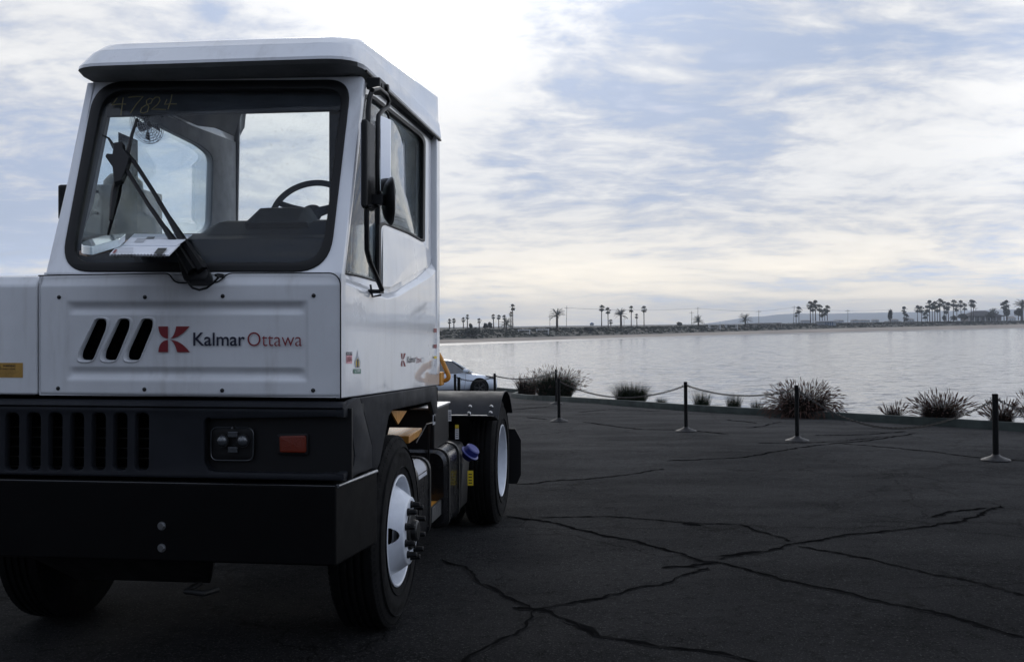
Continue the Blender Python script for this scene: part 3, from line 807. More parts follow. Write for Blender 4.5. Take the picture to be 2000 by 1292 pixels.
for p_ in roof.data.polygons:
    if p_.center.z < 2.893 and abs(p_.normal.z) > .6: p_.material_index = 1  # shade under the roof overhang, painted in as a darker colour
# drip rail groove and rivets
mb = MB().tube([V((.010, -.78, 2.876)), V((.010, VB-.02, 2.874))], .007, 6); mb.build('drip_rail', 'gasket', roof, smooth=60)
for x, y in ((640, 87),): pass
for u, v in ((-.30, -.888), (-.30-.55, -.888)): MB().lathe([(.006, 0), (.004, -.004), (0, -.004)], (u, v, 2.975), 'y', 10).build('rivet', 'dark_metal', roof)

# -- interior
def prismu(prof, ua, ub): return [[V((u, y, z)) for y, z in prof] for u in (ua, ub)]
def Z(px, py, v): return hit(px, py, *FRv(v)).z
def U(px, py, v): return hit(px, py, *FRv(v)).x
zd = Z(300, 458, -.55)
dash = MB().loft(prismu([(-1.07, 1.72), (-1.07, 1.895), (-.95, zd-.06), (-.70, zd-.01), (-.55, zd), (-.50, zd-.04), (-.48, 1.6)], -1.385, -.06))
dashb = dash.build('dashboard', 'dash_plastic', T, smooth=40, bevel=.01)
zh = Z(520, 430, -.55)
ua, ub = U(445, 440, -.55), -.07
MB().loft([[V((u, y, z+(-.03 if k == 0 else 0))) for y, z in ((-.80, zd-.03), (-.66, zh-.02), (-.55, zh), (-.49, zh-.03), (-.48, 1.7))] for k, u in enumerate((ua-.06, ua, ub))]).build('raised_cluster', 'dash_plastic', dashb, smooth=40, bevel=.008)
zh2 = Z(560, 405, -.55); ua2, ub2 = U(522, 410, -.55), U(606, 405, -.55)
MB().loft([[V((u, y, z)) for y, z in ((-.76, zh-.03), (-.66, q-.015), (-.55, q), (-.49, q-.03), (-.48, 1.8))] for u, q in ((ua2-.045, zh-.02), (ua2, zh2), (ub2, zh2), (ub2+.05, zh-.01))]).build('instrument_hood', 'dash_plastic', dashb, smooth=40, bevel=.008)
for s_ in (0, 1):
    a = hit(390+s_*185, 492, *FRv(-.97)); MB().box((a.x, -.975, a.z-.008), (a.x+.22, -.955, a.z+.002)).build('air_vent', 'gasket', dashb, bevel=.003)
# steering wheel
sc = hit(606, 414, *FRv(-.30)); sw = empty('steering_wheel'); sw.parent = T; sw.location = sc; sw.rotation_euler = (R(56), R(0), R(0))
rr = .205
MB().tube([V((rr*math.cos(a), rr*math.sin(a), 0)) for a in [2*math.pi*k/48 for k in range(48)]], .0165, 10, closed=True).build('rim', 'dash_plastic', sw, smooth=60)
mb = MB()
for a in (R(20), R(160), R(270)):
    mb.tube([V((0, 0, -.02)), V((rr*.6*math.cos(a), rr*.6*math.sin(a), -.015)), V((rr*math.cos(a), rr*math.sin(a), 0))], [.03, .02, .014], 8)
mb.build('spoke', 'dash_plastic', sw, smooth=60)
MB().lathe([(.055, -.03), (.06, -.01), (.04, .005), (0, .008)], (0, 0, 0), 'z', 24).lathe([(.028, -.25), (.03, -.03)], (0, 0, 0), 'z', 12).build('hub', 'dash_plastic', sw, smooth=40)
# seat
seat = empty('seat'); seat.parent = T; seat.location = (-.52, .25, 0)
MB().box((-.25, -.22, 1.72), (.25, .24, 1.86)).build('cushion', 'seat_fabric', seat, bevel=.05, seg=4)
MB().loft([[V((x, y, z)) for x, y in ((-.23*w, yy), (.23*w, yy), (.20*w, yy+.12), (-.20*w, yy+.12))] for z, w, yy in ((1.84, 1, .22), (2.0, 1, .24), (2.14, .8, .27))]).build('backrest', 'seat_fabric', seat, bevel=.035, seg=4)
MB().box((-.16, -.16, 1.36), (.16, .18, 1.72)).build('pedestal', 'dash_plastic', seat, bevel=.02)
# fan
fc = hit(287, 245, *FRv(-.66)); fan = empty('cab_fan'); fan.parent = T; fan.location = fc; fan.rotation_euler = (R(82), 0, R(62))
mb = MB()
for k in range(7):
    r0 = .018+k*.0125; zz = .022*math.cos(k/7*1.4)
    for sgn in (1, -1): mb.tube([V((r0*math.cos(a), r0*math.sin(a), sgn*zz)) for a in [2*math.pi*i/24 for i in range(24)]], .0014, 4, closed=True)
for i in range(20):
    a = 2*math.pi*i/20
    mb.tube([V((r0*math.cos(a), r0*math.sin(a), .022*math.cos(r0/.1*1.4))) for r0 in (.015, .04, .07, .095)], .0013, 4)
mb.build('cage', 'decal_grey', fan)
mb = MB()
for i in range(4):
    a = i*math.pi/2
    mb.add([V((.012*math.cos(a), .012*math.sin(a), .006)), V((.075*math.cos(a-.35), .075*math.sin(a-.35), .01)), V((.08*math.cos(a+.25), .08*math.sin(a+.25), -.008)), V((.012*math.cos(a+.8), .012*math.sin(a+.8), -.006))], [(0, 1, 2, 3)])
mb.lathe([(.02, -.05), (.022, .01), (0, .012)], (0, 0, 0), 'z', 14).build('fan_blades', 'black_plastic', fan)
MB().box((fc.x-.05, -.66, fc.z+.05), (fc.x+.0, -.62, fc.z+.14)).tube([fc, fc+V((-.02, .0, .07))], .008, 6).build('fan_bracket', 'black_plastic', T)
MB().tube([hit(300, 205, *FRv(-.66)), hit(318, 228, *FRv(-.62))], .006, 6).build('wire', 'black_plastic', T)

# -- wipers
pl = WSd(.06)
def wt(pts, r, d=.06, n=6): return MB().tube(tr(pts, WSd(d)), r, n)
wp = empty('windscreen_wiper'); wp.parent = T
base = plate('pivot_box', 'black_plastic', wp, [tr(rnd([(345, 500), (362, 488), (390, 497), (408, 535), (400, 547), (358, 547), (352, 528)], [5, 5, 8, 8, 6, 6, 4], 3), WSd(.07))], WSN, .07, .008)
wt([(376, 530), (345, 480), (322, 445)], [.026, .020, .012], .085).build('wiper_arm', 'black_plastic', wp, smooth=50)
wt([(323, 447), (290, 400), (262, 355), (240, 320)], [.011, .0095, .009, .009], .085).build('wiper_arm', 'black_plastic', wp, smooth=50)
wt([(395, 528), (362, 478), (330, 425)], [.026, .021, .012], .075).build('wiper_arm', 'black_plastic', wp, smooth=50)
wt([(331, 427), (298, 372), (268, 325), (245, 296)], [.0115, .010, .010, .010], .075).build('wiper_arm', 'black_plastic', wp, smooth=50)
mb = MB()
def blk(pts, d, th): 
    P = tr(pts, WSd(d)); mb.prism(P, -WSN*th)
blk([(222, 278), (238, 276), (240, 290), (252, 305), (248, 322), (236, 352), (222, 357), (219, 325), (205, 305), (208, 299), (219, 300)], .10, .035)
mb.build('wiper_head', 'black_plastic', wp, bevel=.004)
wt([(268, 232), (258, 262), (248, 305), (236, 340)], [.006, .008, .010, .012], .05).build('wiper_blade', 'black_plastic', wp, smooth=50)
wt([(235, 330), (224, 375), (216, 430)], [.014, .018, .008], .05).build('wiper_blade', 'black_plastic', wp, smooth=50)
wt([(240, 320), (232, 380), (212, 455), (209, 480)], [.012, .010, .006, .004], .035).build('wiper_blade', 'rubber', wp, smooth=50)
wt([(200, 264), (213, 270), (222, 282), (226, 292)], .004, .0, 6).build('washer_hose', 'black_plastic', wp)
MB().tube([hit(x, y, *FRv(-1.23)) for x, y in ((367, 545), (369, 554), (376, 562), (389, 566), (404, 562), (418, 551), (427, 541))], .0052, 8).build('washer_hose', 'black_plastic', wp, smooth=60)
p = hit(429, 538, *FRv(-1.19)); MB().lathe([(.010, .03), (.010, -.02), (.006, -.045), (0, -.046)], tuple(p), 'y', 12).build('washer_nozzle', 'black_plastic', wp, smooth=40)

# -- mirrors, driver side
mr_ = empty('mirror_assembly'); mr_.parent = T
UM = .10
def mt(pts, r, u=UM, n=8): return MB().tube(tr(pts, SDu(u)), r, n)
mt([(727, 176), (722, 190), (719, 215), (717, 300), (716, 400), (716.5, 488), (722, 510), (735, 540), (746, 566)], .0125, .055).build('mirror_bar', 'black_plastic', mr_, smooth=60)
mt([(727, 176), (740, 173), (755, 186), (760, 198), (757, 209), (746, 217), (739, 226), (737.5, 250), (737.5, 330), (738, 372), (745, 382)], .011, .10).build('mirror_bar', 'black_plastic', mr_, smooth=60)
mt([(752, 214), (757, 222), (759.5, 232), (759.5, 300), (758, 350), (755, 372)], .006, .08).build('mirror_bar', 'black_plastic', mr_, smooth=60)
p = hit(742, 170, *SDu(.045)); MB().box((p.x-.04, p.y-.10, p.z-.03), (p.x+.025, p.y+.05, p.z+.025)).lathe([(.018, -.05), (.018, .04)], (p.x, p.y+.02, p.z), 'x', 12).lathe([(.015, -.05), (.015, .03)], (p.x, p.y-.06, p.z-.01), 'x', 12).build('mirror_bracket', 'black_plastic', mr_, bevel=.005)
p = hit(744, 568, *SDu(.04)); MB().box((p.x-.05, p.y-.06, p.z-.012), (p.x+.012, p.y+.015, p.z+.006)).tube([(p.x-.04, p.y-.05, p.z+.03), (p.x-.03, p.y-.05, p.z-.03), (p.x, p.y, p.z-.02)], .006, 6).build('mirror_bracket', 'black_plastic', mr_, bevel=.003)
# flat main mirror, edge towards us
c = hit(714, 318, *SDu(.055))
MB().box((c.x-.018, c.y-.02, c.z-.21), (c.x+.012, c.y+.14, c.z+.20)).build('main_mirror', 'black_plastic', mr_, bevel=.012, seg=3)
MB().box((c.x-.021, c.y-.01, c.z-.195), (c.x-.0185, c.y+.13, c.z+.185)).build('mirror_glass', 'lens_chrome', mr_)
a = hit(743, 226, *SDu(.085)); b = hit(743, 374, *SDu(.085))
fm = MB().prism([a, V((a.x+.040, a.y+.045, a.z-.012)), V((b.x+.040, b.y+.045, b.z)), b], (-.006, .006, 0)).build('flat_mirror', 'mirror_face', mr_, bevel=.002)
c = hit(763, 393, *SDu(.13)); cx_ = empty('convex_mirror'); cx_.parent = mr_; cx_.location = c; cx_.rotation_euler = (0, R(-3), R(-70))
MB().lathe([(0, -.045), (.04, -.042), (.085, -.028), (.112, -.006), (.116, .004), (.110, .010)], (0, 0, 0), 'y', 36).build('shell', 'black_plastic', cx_, smooth=40)
MB().lathe([(.110, .009), (.07, .018), (0, .022)], (0, 0, 0), 'y', 36).build('convex_glass', 'lens_chrome', cx_, smooth=60)
mb = mt([(738, 372), (742, 384), (752, 393)], .010, .10); q = hit(738, 388, *SDu(.09)); mb.box((q.x-.02, q.y-.03, q.z-.03), (q.x+.03, q.y+.03, q.z+.02)); mb.lathe([(.013, -.03), (.013, .05)], tuple(hit(748, 385, *SDu(.10))), 'x', 10); mb.tube(tr([(722, 402), (730, 406), (737, 402), (738, 392)], SDu(.08)), .009, 6)
mb.build('mirror_clamp', 'black_plastic', mr_, bevel=.003)
# passenger side mirror
c = V((-1.62, -.74, Z(122, 395, -.74)))
MB().box((U(116, 395, -.74), -.76, Z(122, 430, -.74)), (U(140, 395, -.74), -.70, Z(122, 361, -.74))).build('passenger_mirror', 'black_plastic', T, bevel=.012)
MB().tube([(UPS-.02, -.70, 2.33), (c.x+.05, -.70, 2.33), (c.x+.05, -.70, 2.22), (UPS-.02, -.70, 2.22)], .008, 6).build('passenger_mirror_bar', 'black_plastic', T, smooth=50)

# -- decals on the side
sp = SDu(.0012)
a = hit(795.5, 709, *sp); b = hit(812, 709, *sp); c = hit(795.5, 696, *sp)
text('lettering', 'Kalmar', 'decal_navy', side, a, (0, 1, 0), (0, 0, 1), 1, width=(b-a).length, height=(c-a).length, bold=.01)
a2 = hit(812.6, 709, *sp); b2 = hit(823, 709, *sp)
text('lettering', 'Ottawa', 'decal_red', side, a2, (0, 1, 0), (0, 0, 1), 1, width=(b2-a2).length, height=(c-a).length)
a2 = hit(824, 708.5, *sp); b2 = hit(828, 708.5, *sp)
text('lettering', 'T2', 'decal_grey', side, a2, (0, 1, 0), (0, 0, 1), 1, width=(b2-a2).length, height=(c-a).length*.9)
emblem(lambda x, y: hit(783.4+(x-309.2)/61.3*9.2, 689.5+(y-637)/50.3*25.5, *sp), sp, (1, 0, 0), side, 0)
def sticker(x0, y0, x1, y1, m, name='sticker', plane=sp, d=0, parent=side):
    P = tr([(x0, y1), (x1, y1), (x1, y0), (x0, y0)], SDu(.0012+d)); return MB().add(P, [(0, 1, 2, 3)]).build(name, m, parent, fix=False)
s1 = sticker(676.3, 687, 688, 709.5, 'decal_pink'); sticker(676.3, 687, 688, 693.5, 'decal_navy', d=.0006)
a = hit(677.5, 706, *SDu(.0022)); b = hit(687, 706, *SDu(.0022)); text('lettering', 'USA', 'decal_red', side, a, (0, 1, 0), (0, 0, 1), 1, width=(b-a).length, height=.022, bold=.02)
a = hit(677.3, 692, *SDu(.0024)); b = hit(687, 692, *SDu(.0024)); text('lettering', 'MADE IN', 'decal_white', side, a, (0, 1, 0), (0, 0, 1), 1, width=(b-a).length, height=.008)
P = tr(rnd([(694, 718), (692.5, 706), (697, 694), (698.5, 682), (699.5, 694), (704.5, 706), (703, 718)], [0, 3, 3, 1, 3, 3, 0], 4), SDu(.0014))
mb = MB(); mb.v = [tuple(p) for p in P]; mb.f = [tuple(t_) for t_ in tessellate_polygon([P])]; mb.build('sticker', 'decal_grey', side, fix=False)
P = tr(rnd([(695.5, 715), (695, 706), (698.5, 698), (702, 706), (701.5, 715)], [0, 3, 3, 3, 0], 4), SDu(.0020))
mb = MB(); mb.v = [tuple(p) for p in P]; mb.f = [tuple(t_) for t_ in tessellate_polygon([P])]; mb.build('sticker', 'decal_yellow', side, fix=False)
sticker(697, 701, 700.5, 717, 'decal_navy', d=.0014)
sticker(690.5, 720, 705, 729, 'decal_green', d=.0012)
a = hit(693.5, 727, *SDu(.003)); b = hit(703, 727, *SDu(.003)); text('lettering', 'C1000', 'decal_white', side, a, (0, 1, 0), (0, 0, 1), 1, width=(b-a).length, height=.012)
sticker(847, 641, 855.5, 649, 'decal_red', d=.001); sticker(847, 672, 855.5, 679.5, 'decal_red', d=.001)
for y in (652, 656, 660, 664, 668): sticker(848, y, 854+(y % 3)*.3, y+1.5, 'decal_grey', d=.001)
sticker(848, 695, 854, 700, 'decal_yellow', d=.001)
for y in (703, 707, 711, 714): sticker(848.5, y, 853, y+1.6, 'decal_grey', d=.001)

# -- lower fascia
VG = -1.225
cor = hit(672, 850, *FRv(VG)).x
zl = Z(500, 797, VG); zfb = Z(500, 936, VG)
CA = V((cor, VG, 0)); CB = V((.045, -.84, 0)); dd = (CB-CA).normalized(); CN = V((dd.y, -dd.x, 0))
if CN.x < 0: CN = -CN
CPL = (CA, CN)
pock = [(672, 814), (405, 814), (398, 824), (398, 905), (406, 918), (420, 921), (600, 925), (672, 925)]
pk = [hit(x, y, *FRv(VG)) for x, y in [pock[0]]+rnd(pock[1:-1], [9, 0, 8, 6, 6, 0], 4)+[pock[-1]]]
fo = [V((UL, VG, zl)), V((UL, VG, zfb))]+[V((cor, VG, zfb))]+pk[::-1]+[V((cor, VG, zl))]
gs = []
for k in range(-5, 7):
    x = 21.8+42.3*k; sl = rnd([(x-12, 806), (x+14, 806), (x+13.2, 918), (x-13.2, 918)], 11, 5)
    if k < 0: 
        s0 = [hit(21.8+p-x, q, *FRv(VG)) for p, q in sl]; du = (hit(21.8, 860, *FRv(VG)).x-hit(64.1, 860, *FRv(VG)).x)*(-k)*1.0
        if 21.8+42.3*k < -230: continue
        gs.append([V((p.x+du, p.y, p.z)) for p in s0])
    else: gs.append([hit(p, q, *FRv(VG)) for p, q in sl])
gs = [s for s in gs if min(p.x for p in s) > UL+.03]
gr = plate('grille_panel', 'grey_plastic', T, [fo]+gs, (0, -1, 0), .05, .010)
for s in gs: 
    pass
# corner piece
cpk = [(672, 925), (666, 925), (692, 910), (694, 890), (685, 815), (672, 814)]
co_l = [hit(x, y, *CPL) for x, y in [(672, 797), (672, 814), (685, 815), (694, 890), (692, 908), (676, 922), (672, 925), (672, 937), (728, 914), (727, 868), (704, 776), (690, 782)]]
plate('corner_panel', 'grey_plastic', T, [co_l], CN, .04, .006)
# lip on top of the fascia and the dark gap under the hood
MB().loft(prismu([(VG+.004, zl-.002), (VG-.006, zl+.006), (VG+.01, zl+.022), (VG+.06, zl+.03), (VG+.06, zl-.01)], UL, cor-.004)).build('grille_lip', 'grey_plastic', gr, smooth=50, bevel=.004)
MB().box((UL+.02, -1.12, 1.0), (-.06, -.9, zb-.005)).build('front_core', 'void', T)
mb = MB()
for k in range(5): mb.box((UL+.05, -1.16, zfb+.03+k*.045), (-.75, -1.155, zfb+.034+k*.045))
mb.build('radiator_fins', 'dark_metal', T)
# light pocket
MB().box((hit(398, 850, *FRv(VG)).x-.01, VG+.052, zfb), (cor+.02, VG+.07, zl)).build('light_pocket', 'black_plastic', T)
Lp = V((cor+.005, VG+.06, 0)); mb = MB().prism([Lp+V((0, 0, zfb)), V((.02, -.86, zfb)), V((.02, -.86, zl)), Lp+V((0, 0, zl))], (-.02, 0, 0)); mb.build('light_pocket_side', 'black_plastic', T)
# pocket walls
mb = MB(); pb = [V((p.x, VG+.052, p.z)) for p in pk]; n = len(pk)
for i in range(n-1): mb.add([pk[i]+V((0, .01, 0)), pk[i+1]+V((0, .01, 0)), pb[i+1], pb[i]], [(0, 1, 2, 3)])
mb.build('pocket_wall', 'grey_plastic', gr, fix=False)
hl_ = empty('headlight'); hl_.parent = T
hp = rnd([(412, 834), (495, 835), (494, 899), (412, 898)], 14, 6)
plate('housing', 'black_plastic', hl_, [tr(hp, FRv(VG+.035))], (0, -1, 0), .02, .003)
MB().tube(tr(hp, FRv(VG+.030)), .0028, 6, closed=True).build('bezel', 'clear_lens', hl_, smooth=60)
for x, y in ((434, 860), (474, 860)):
    p = hit(x, y, *FRv(VG+.015)); MB().lathe([(.026, .0), (.022, -.012), (.012, -.02), (0, -.022)], tuple(p), 'y', 24).build('lens', 'clear_lens', hl_, smooth=60)
    MB().lathe([(.030, .002), (.030, -.006), (.027, -.006), (.027, .002)], tuple(p), 'y', 24).build('lens_ring', 'dark_metal', hl_, smooth=40)
for y, w in ((848, 8), (878, 11)):
    p = hit(454, y, *FRv(VG+.014)); MB().box((p.x-.022, p.y, p.z-.012), (p.x+.022, p.y+.004, p.z+.012)).build('reflector', 'clear_lens', hl_, bevel=.004)
p = hit(453, 835, *FRv(VG+.0)); MB().lathe([(.004, .03), (.004, 0), (0, 0)], tuple(p), 'y', 8).build('screw', 'worn_steel', hl_)
ts = rnd([(545, 851), (597, 850), (597, 884), (546, 883)], 4, 3)
tsg = plate('turn_signal', 'orange_lens', T, [tr(ts, FRv(VG+.03))], (0, -1, 0), .02, .004)
plate('bezel', 'black_plastic', tsg, [tr(rnd([(540, 847), (602, 846), (602, 889), (541, 888)], 5, 3), FRv(VG+.04))], (0, -1, 0), .012, .003)

# -- bumper
bz1 = Z(660, 948, -1.25); bz0 = Z(600, 1104, -1.25)
mb = MB().prism([V((UL-.02, -1.25, bz0)), V((.0, -1.25, bz0)), V((.056, -.745, bz0)), V((-.05, -.745, bz0)), V((-.08, -1.12, bz0)), V((UL-.02, -1.12, bz0))], (0, 0, bz1-bz0))
bp = mb.build('bumper', 'bumper_paint', T, bevel=.010, seg=3)
MB().tube([V((.004, -1.235, bz1-.004)), V((.0555, -.757, bz1-.004))], .0095, 8).build('bumper_edge', 'worn_steel', bp, smooth=60)
MB().tube([V((UL, -1.247, bz1-.003)), V((-.003, -1.247, bz1-.003))], .004, 6).build('bumper_edge', 'black_paint', bp, smooth=60)
for x, y in ((316, 1026), (316, 1069), (-90, 1026), (-90, 1069)):
    p = hit(x, y, *FRv(-1.25)); MB().lathe([(.0, -.011), (.014, -.011), (.015, -.009), (.015, 0)], tuple(p), 'y', 6).lathe([(.019, -.003), (.019, 0)], tuple(p), 'y', 20).build('bolt', 'worn_steel', bp)
MB().box((UL+.1, -1.15, bz1), (-.07, -.95, bz1+.05)).build('bumper_bracket', 'void', bp)

# -- side skirt
sk = [(704, 776), (853.5, 753), (855, 805), (848, 810), (842, 784), (768, 800), (760, 812), (742, 905), (738, 914), (728, 915), (727, 868)]
plate('side_skirt', 'grey_plastic', T, [tr(sk, SDu(.012))], (1, 0, 0), .03, .006)
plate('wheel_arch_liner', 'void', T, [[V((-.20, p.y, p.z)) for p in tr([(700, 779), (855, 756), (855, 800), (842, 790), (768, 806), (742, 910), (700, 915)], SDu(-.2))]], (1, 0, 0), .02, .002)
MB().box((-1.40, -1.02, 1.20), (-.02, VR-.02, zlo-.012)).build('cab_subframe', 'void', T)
p1, p2, p3 = hit(763, 801, *SDu(-.05)), hit(795, 802, *SDu(-.05)), hit(778, 828, *SDu(-.05))
MB().prism([p1, p2, p3], (-.01, 0, 0)).build('yellow_gusset', 'yellow_paint', T)
mb = MB(); p = hit(848, 815, *SDu(-.01)); MB().box((p.x-.004, p.y-.035, p.z-.045), (p.x, p.y+.035, p.z+.035)).build('release_plate', 'decal_grey', T)
MB().lathe([(.022, 0), (.018, .012), (0, .012)], (p.x, p.y, p.z-.005), 'x', 16).build('release_knob', 'black_plastic', T, smooth=40)
p = hit(846, 825, *SDu(-.03)); MB().tube([p, p+V((-.02, -.12, 0)), p+V((-.05, -.3, -.10))], .005, 6).tube([p+V((0, -.12, 0)), p+V((-.03, .0, -.15)), p+V((-.05, .1, -.35))], .006, 6).build('release_cable', 'dark_metal', T)

# -- steps, tanks, boxes
MB().prism([V((-.07, .52, .945)), V((-.10, 1.04, .945)), V((-.55, 1.04, .945)), V((-.55, .52, .945))], (0, 0, .045)).build('access_step', 'tread_plate', T, bevel=.005)
def tank(name, v0, v1, zb_, zt_, uo, ui, m='black_paint', straps=()):
    pts = rnd([(uo, zb_), (uo, zt_), (ui, zt_), (ui, zb_)], [.07, .10, .05, .05], 7)
    t_ = MB().loft([[V((x, y, z)) for x, z in [((uo+ui)/2+(x-(uo+ui)/2)*k, (zb_+zt_)/2+(z-(zb_+zt_)/2)*k) for x, z in pts]] for y, k in ((v0, .93), (v0+.02, 1), (v1-.02, 1), (v1, .93))]).build(name, m, T, smooth=35)
    for s_ in straps:
        MB().loft([[V(((uo+ui)/2+(x-(uo+ui)/2)*1.04, s_+d, (zb_+zt_)/2+(z-(zb_+zt_)/2)*1.025)) for x, z in pts] for d in (-.022, .022)]).build('strap', 'dark_metal', t_, smooth=35, bevel=.003)
    return t_
ta = tank('hydraulic_tank', .56, 1.10, .30, .80, -.05, -.50, straps=(.62, 1.03))
MB().lathe([(.035, 0), (.035, .03), (.05, .03), (.052, .055), (.03, .06), (0, .06)], (-.16, .70, .80), 'z', 20).build('filler_cap', 'dark_metal', ta, smooth=35)
c0 = tr([(831, 893), (846, 891), (851, 911), (838, 914)], SDu(-.048))
MB().loft([[V((x, y, z)) for x, z in ((-.155, .8005), (-.10, .796), (-.072, .775), (-.055, .745), (-.0485, .70))] for y in (.70, .95)], cap=False).build('tank_label', 'decal_grey', ta, smooth=60, fix=False)
tb = tank('fuel_tank', 1.42, 1.98, .26, .80, -.01, -.55, straps=(1.50, 1.90))
MB().box((-.45, 1.12, .42), (-.05, 1.42, .45)).build('lower_step', 'yellow_paint', T, bevel=.004)
MB().box((-.06, 1.10, .36), (-.045, 1.44, .46)).build('step_edge', 'worn_steel', T)
dt = MB().loft([[V((x, y, z)) for x, z in ((-.02, .28), (-.0, .62), (-.06, .76), (-.36, .80), (-.36, .28))] for y in (2.04, 2.36)]).build('fluid_tank', 'black_plastic', T, smooth=30, bevel=.02, seg=3)
dc = empty('blue_cap'); dc.parent = dt; p = hit(918, 884, *FRv(2.12)); dc.location = p; dc.rotation_euler = (R(12), R(38), 0)
MB().lathe([(.04, -.05), (.06, -.012), (.072, -.01), (.074, .0), (.06, .006), (.055, .045), (.047, .052), (0, .052)], (0, 0, 0), 'z', 22).build('cap', 'blue_plastic', dc, smooth=35)
p = hit(921, 933, *FRv(2.035)); st_ = MB().box((p.x-.03, 2.034, p.z-.055), (p.x+.012, 2.038, p.z+.055)).build('sticker', 'decal_yellow', dt)
for k in range(4): MB().box((p.x-.022, 2.0325, p.z-.04+.022*k), (p.x+.004, 2.0335, p.z-.033+.022*k)).build('mark', 'decal_black', dt)
# battery box
zq = Z(890, 790, 1.9)
bb = MB().box((-.62, 1.45, .80), (-.10, 2.0, zq)).build('battery_box', 'black_plastic', T, bevel=.008)
MB().box((-.64, 1.42, zq), (-.09, 2.02, zq+.014)).build('lid', 'galvanised', bb, bevel=.003)
for x0_, y0_, x1_, y1_, mm in ((875, 800, 881.5, 822, 'decal_white'), (889, 829, 896, 857, 'decal_white'), (889, 829, 896, 836, 'decal_yellow')):
    a = hit(x0_, y1_, *FRv(1.448-(.001 if mm == 'decal_yellow' else 0))); b = hit(x1_, y0_, *FRv(1.448-(.001 if mm == 'decal_yellow' else 0)))
    MB().box((a.x, a.y, a.z), (b.x, a.y-.001, b.z)).build('sticker', mm, bb)
    for k in range(5):
        if mm == 'decal_white': MB().box((a.x+.004, a.y-.0015, a.z+.012+k*(b.z-a.z)*.15), (b.x-.004, a.y-.0025, a.z+.016+k*(b.z-a.z)*.15)).build('mark', 'decal_navy', bb)
# chassis
mb = MB()
for u in (-.68, -1.42): mb.box((u-.04, -1.1, .62), (u+.04, 4.3, .88))
for v in (-.6, .7, 1.9, 3.0, 4.1): mb.box((-1.38, v-.05, .66), (-.72, v+.05, .84))
mb.build('chassis_rails', 'chassis', T, bevel=.008)
MB().box((-1.9, -.07, .42), (-.25, .07, .54)).lathe([(.07, -1.75), (.07, -.3)], (0, 0, .5), 'x', 16).build('front_axle', 'chassis', T, bevel=.01)
MB().lathe([(.08, -2.1), (.08, -1.25), (.2, -1.15), (.24, -1.05), (.2, -.95), (.08, -.85), (.08, .0)], (0, 3.06, .525), 'x', 20).build('rear_axle', 'chassis', T, smooth=40)
MB().box((-1.55, -.3, .55), (-.6, .9, 1.15)).build('engine_block', 'void', T, bevel=.03)
MB().box((-1.5, 2.2, 1.0), (-.6, 3.9, 1.12)).loft([[V((x, y, z)) for x, y in ((-1.45, 2.6), (-.65, 2.6), (-.65, 3.5), (-1.2, 4.1), (-1.45, 4.1))] for z in (1.12, 1.18)]).build('fifth_wheel', 'chassis', T, bevel=.01)
MB().prism([V((-1.52, -1.14, .60)), V((-.60, -1.14, .60)), V((-.72, -.9, .43)), V((-1.4, -.9, .43))], (0, .03, .03)).build('skid_plate', 'chassis', T)
MB().tube([V((-.75, -.95, .44)), V((-.75, -1.1, .44)), V((-.65, -1.13, .44)), V((-.62, -1.05, .44))], .014, 8).build('tow_hook', 'chassis', T, smooth=50)
# air cleaner + canister + bracket seen through the passenger window
ac = MB().box((-2.05, .25, 1.95), (-1.74, .75, Z(308, 360, .3))).build('air_cleaner', 'dark_metal', T, bevel=.012)
zz = Z(308, 360, .3); MB().lathe([(.12, 0), (.115, .05), (.08, .09), (.045, .10), (.045, .16), (.055, .165), (.055, .20), (0, .205)], (-1.88, .5, zz), 'z', 24).build('intake_cap', 'dark_metal', ac, smooth=40)
a = hit(231, 258, *FRv(.15)); b = hit(268, 420, *FRv(.15))
MB().prism([V((a.x, .15, b.z-.2)), V((b.x, .15, b.z-.2)), V((b.x, .15, a.z-.05)), V((a.x, .15, a.z))], (0, .008, 0)).build('mounting_plate', 'dark_metal', T)
MB().tube([hit(200, 263, *FRv(.1)), hit(212, 270, *FRv(.1)), hit(222, 290, *FRv(.1))], .006, 6).build('hose', 'black_plastic', T)
# grab handle
UH = .0
MB().tube(tr(rnd([(856, 690), (863, 703), (877.5, 735), (873, 742), (851, 745.5)], [2, 4, 8, 5, 2], 4), FRv(VR+.10)), .015, 10).build('grab_handle', 'yellow_paint', T, smooth=60)
a = hit(853.5, 740, *SDu(.005)); MB().box((a.x-.02, VR+.0, a.z-.05), (a.x+.008, VR+.11, a.z+.04)).build('handle_bracket', 'yellow_paint', T, bevel=.008)

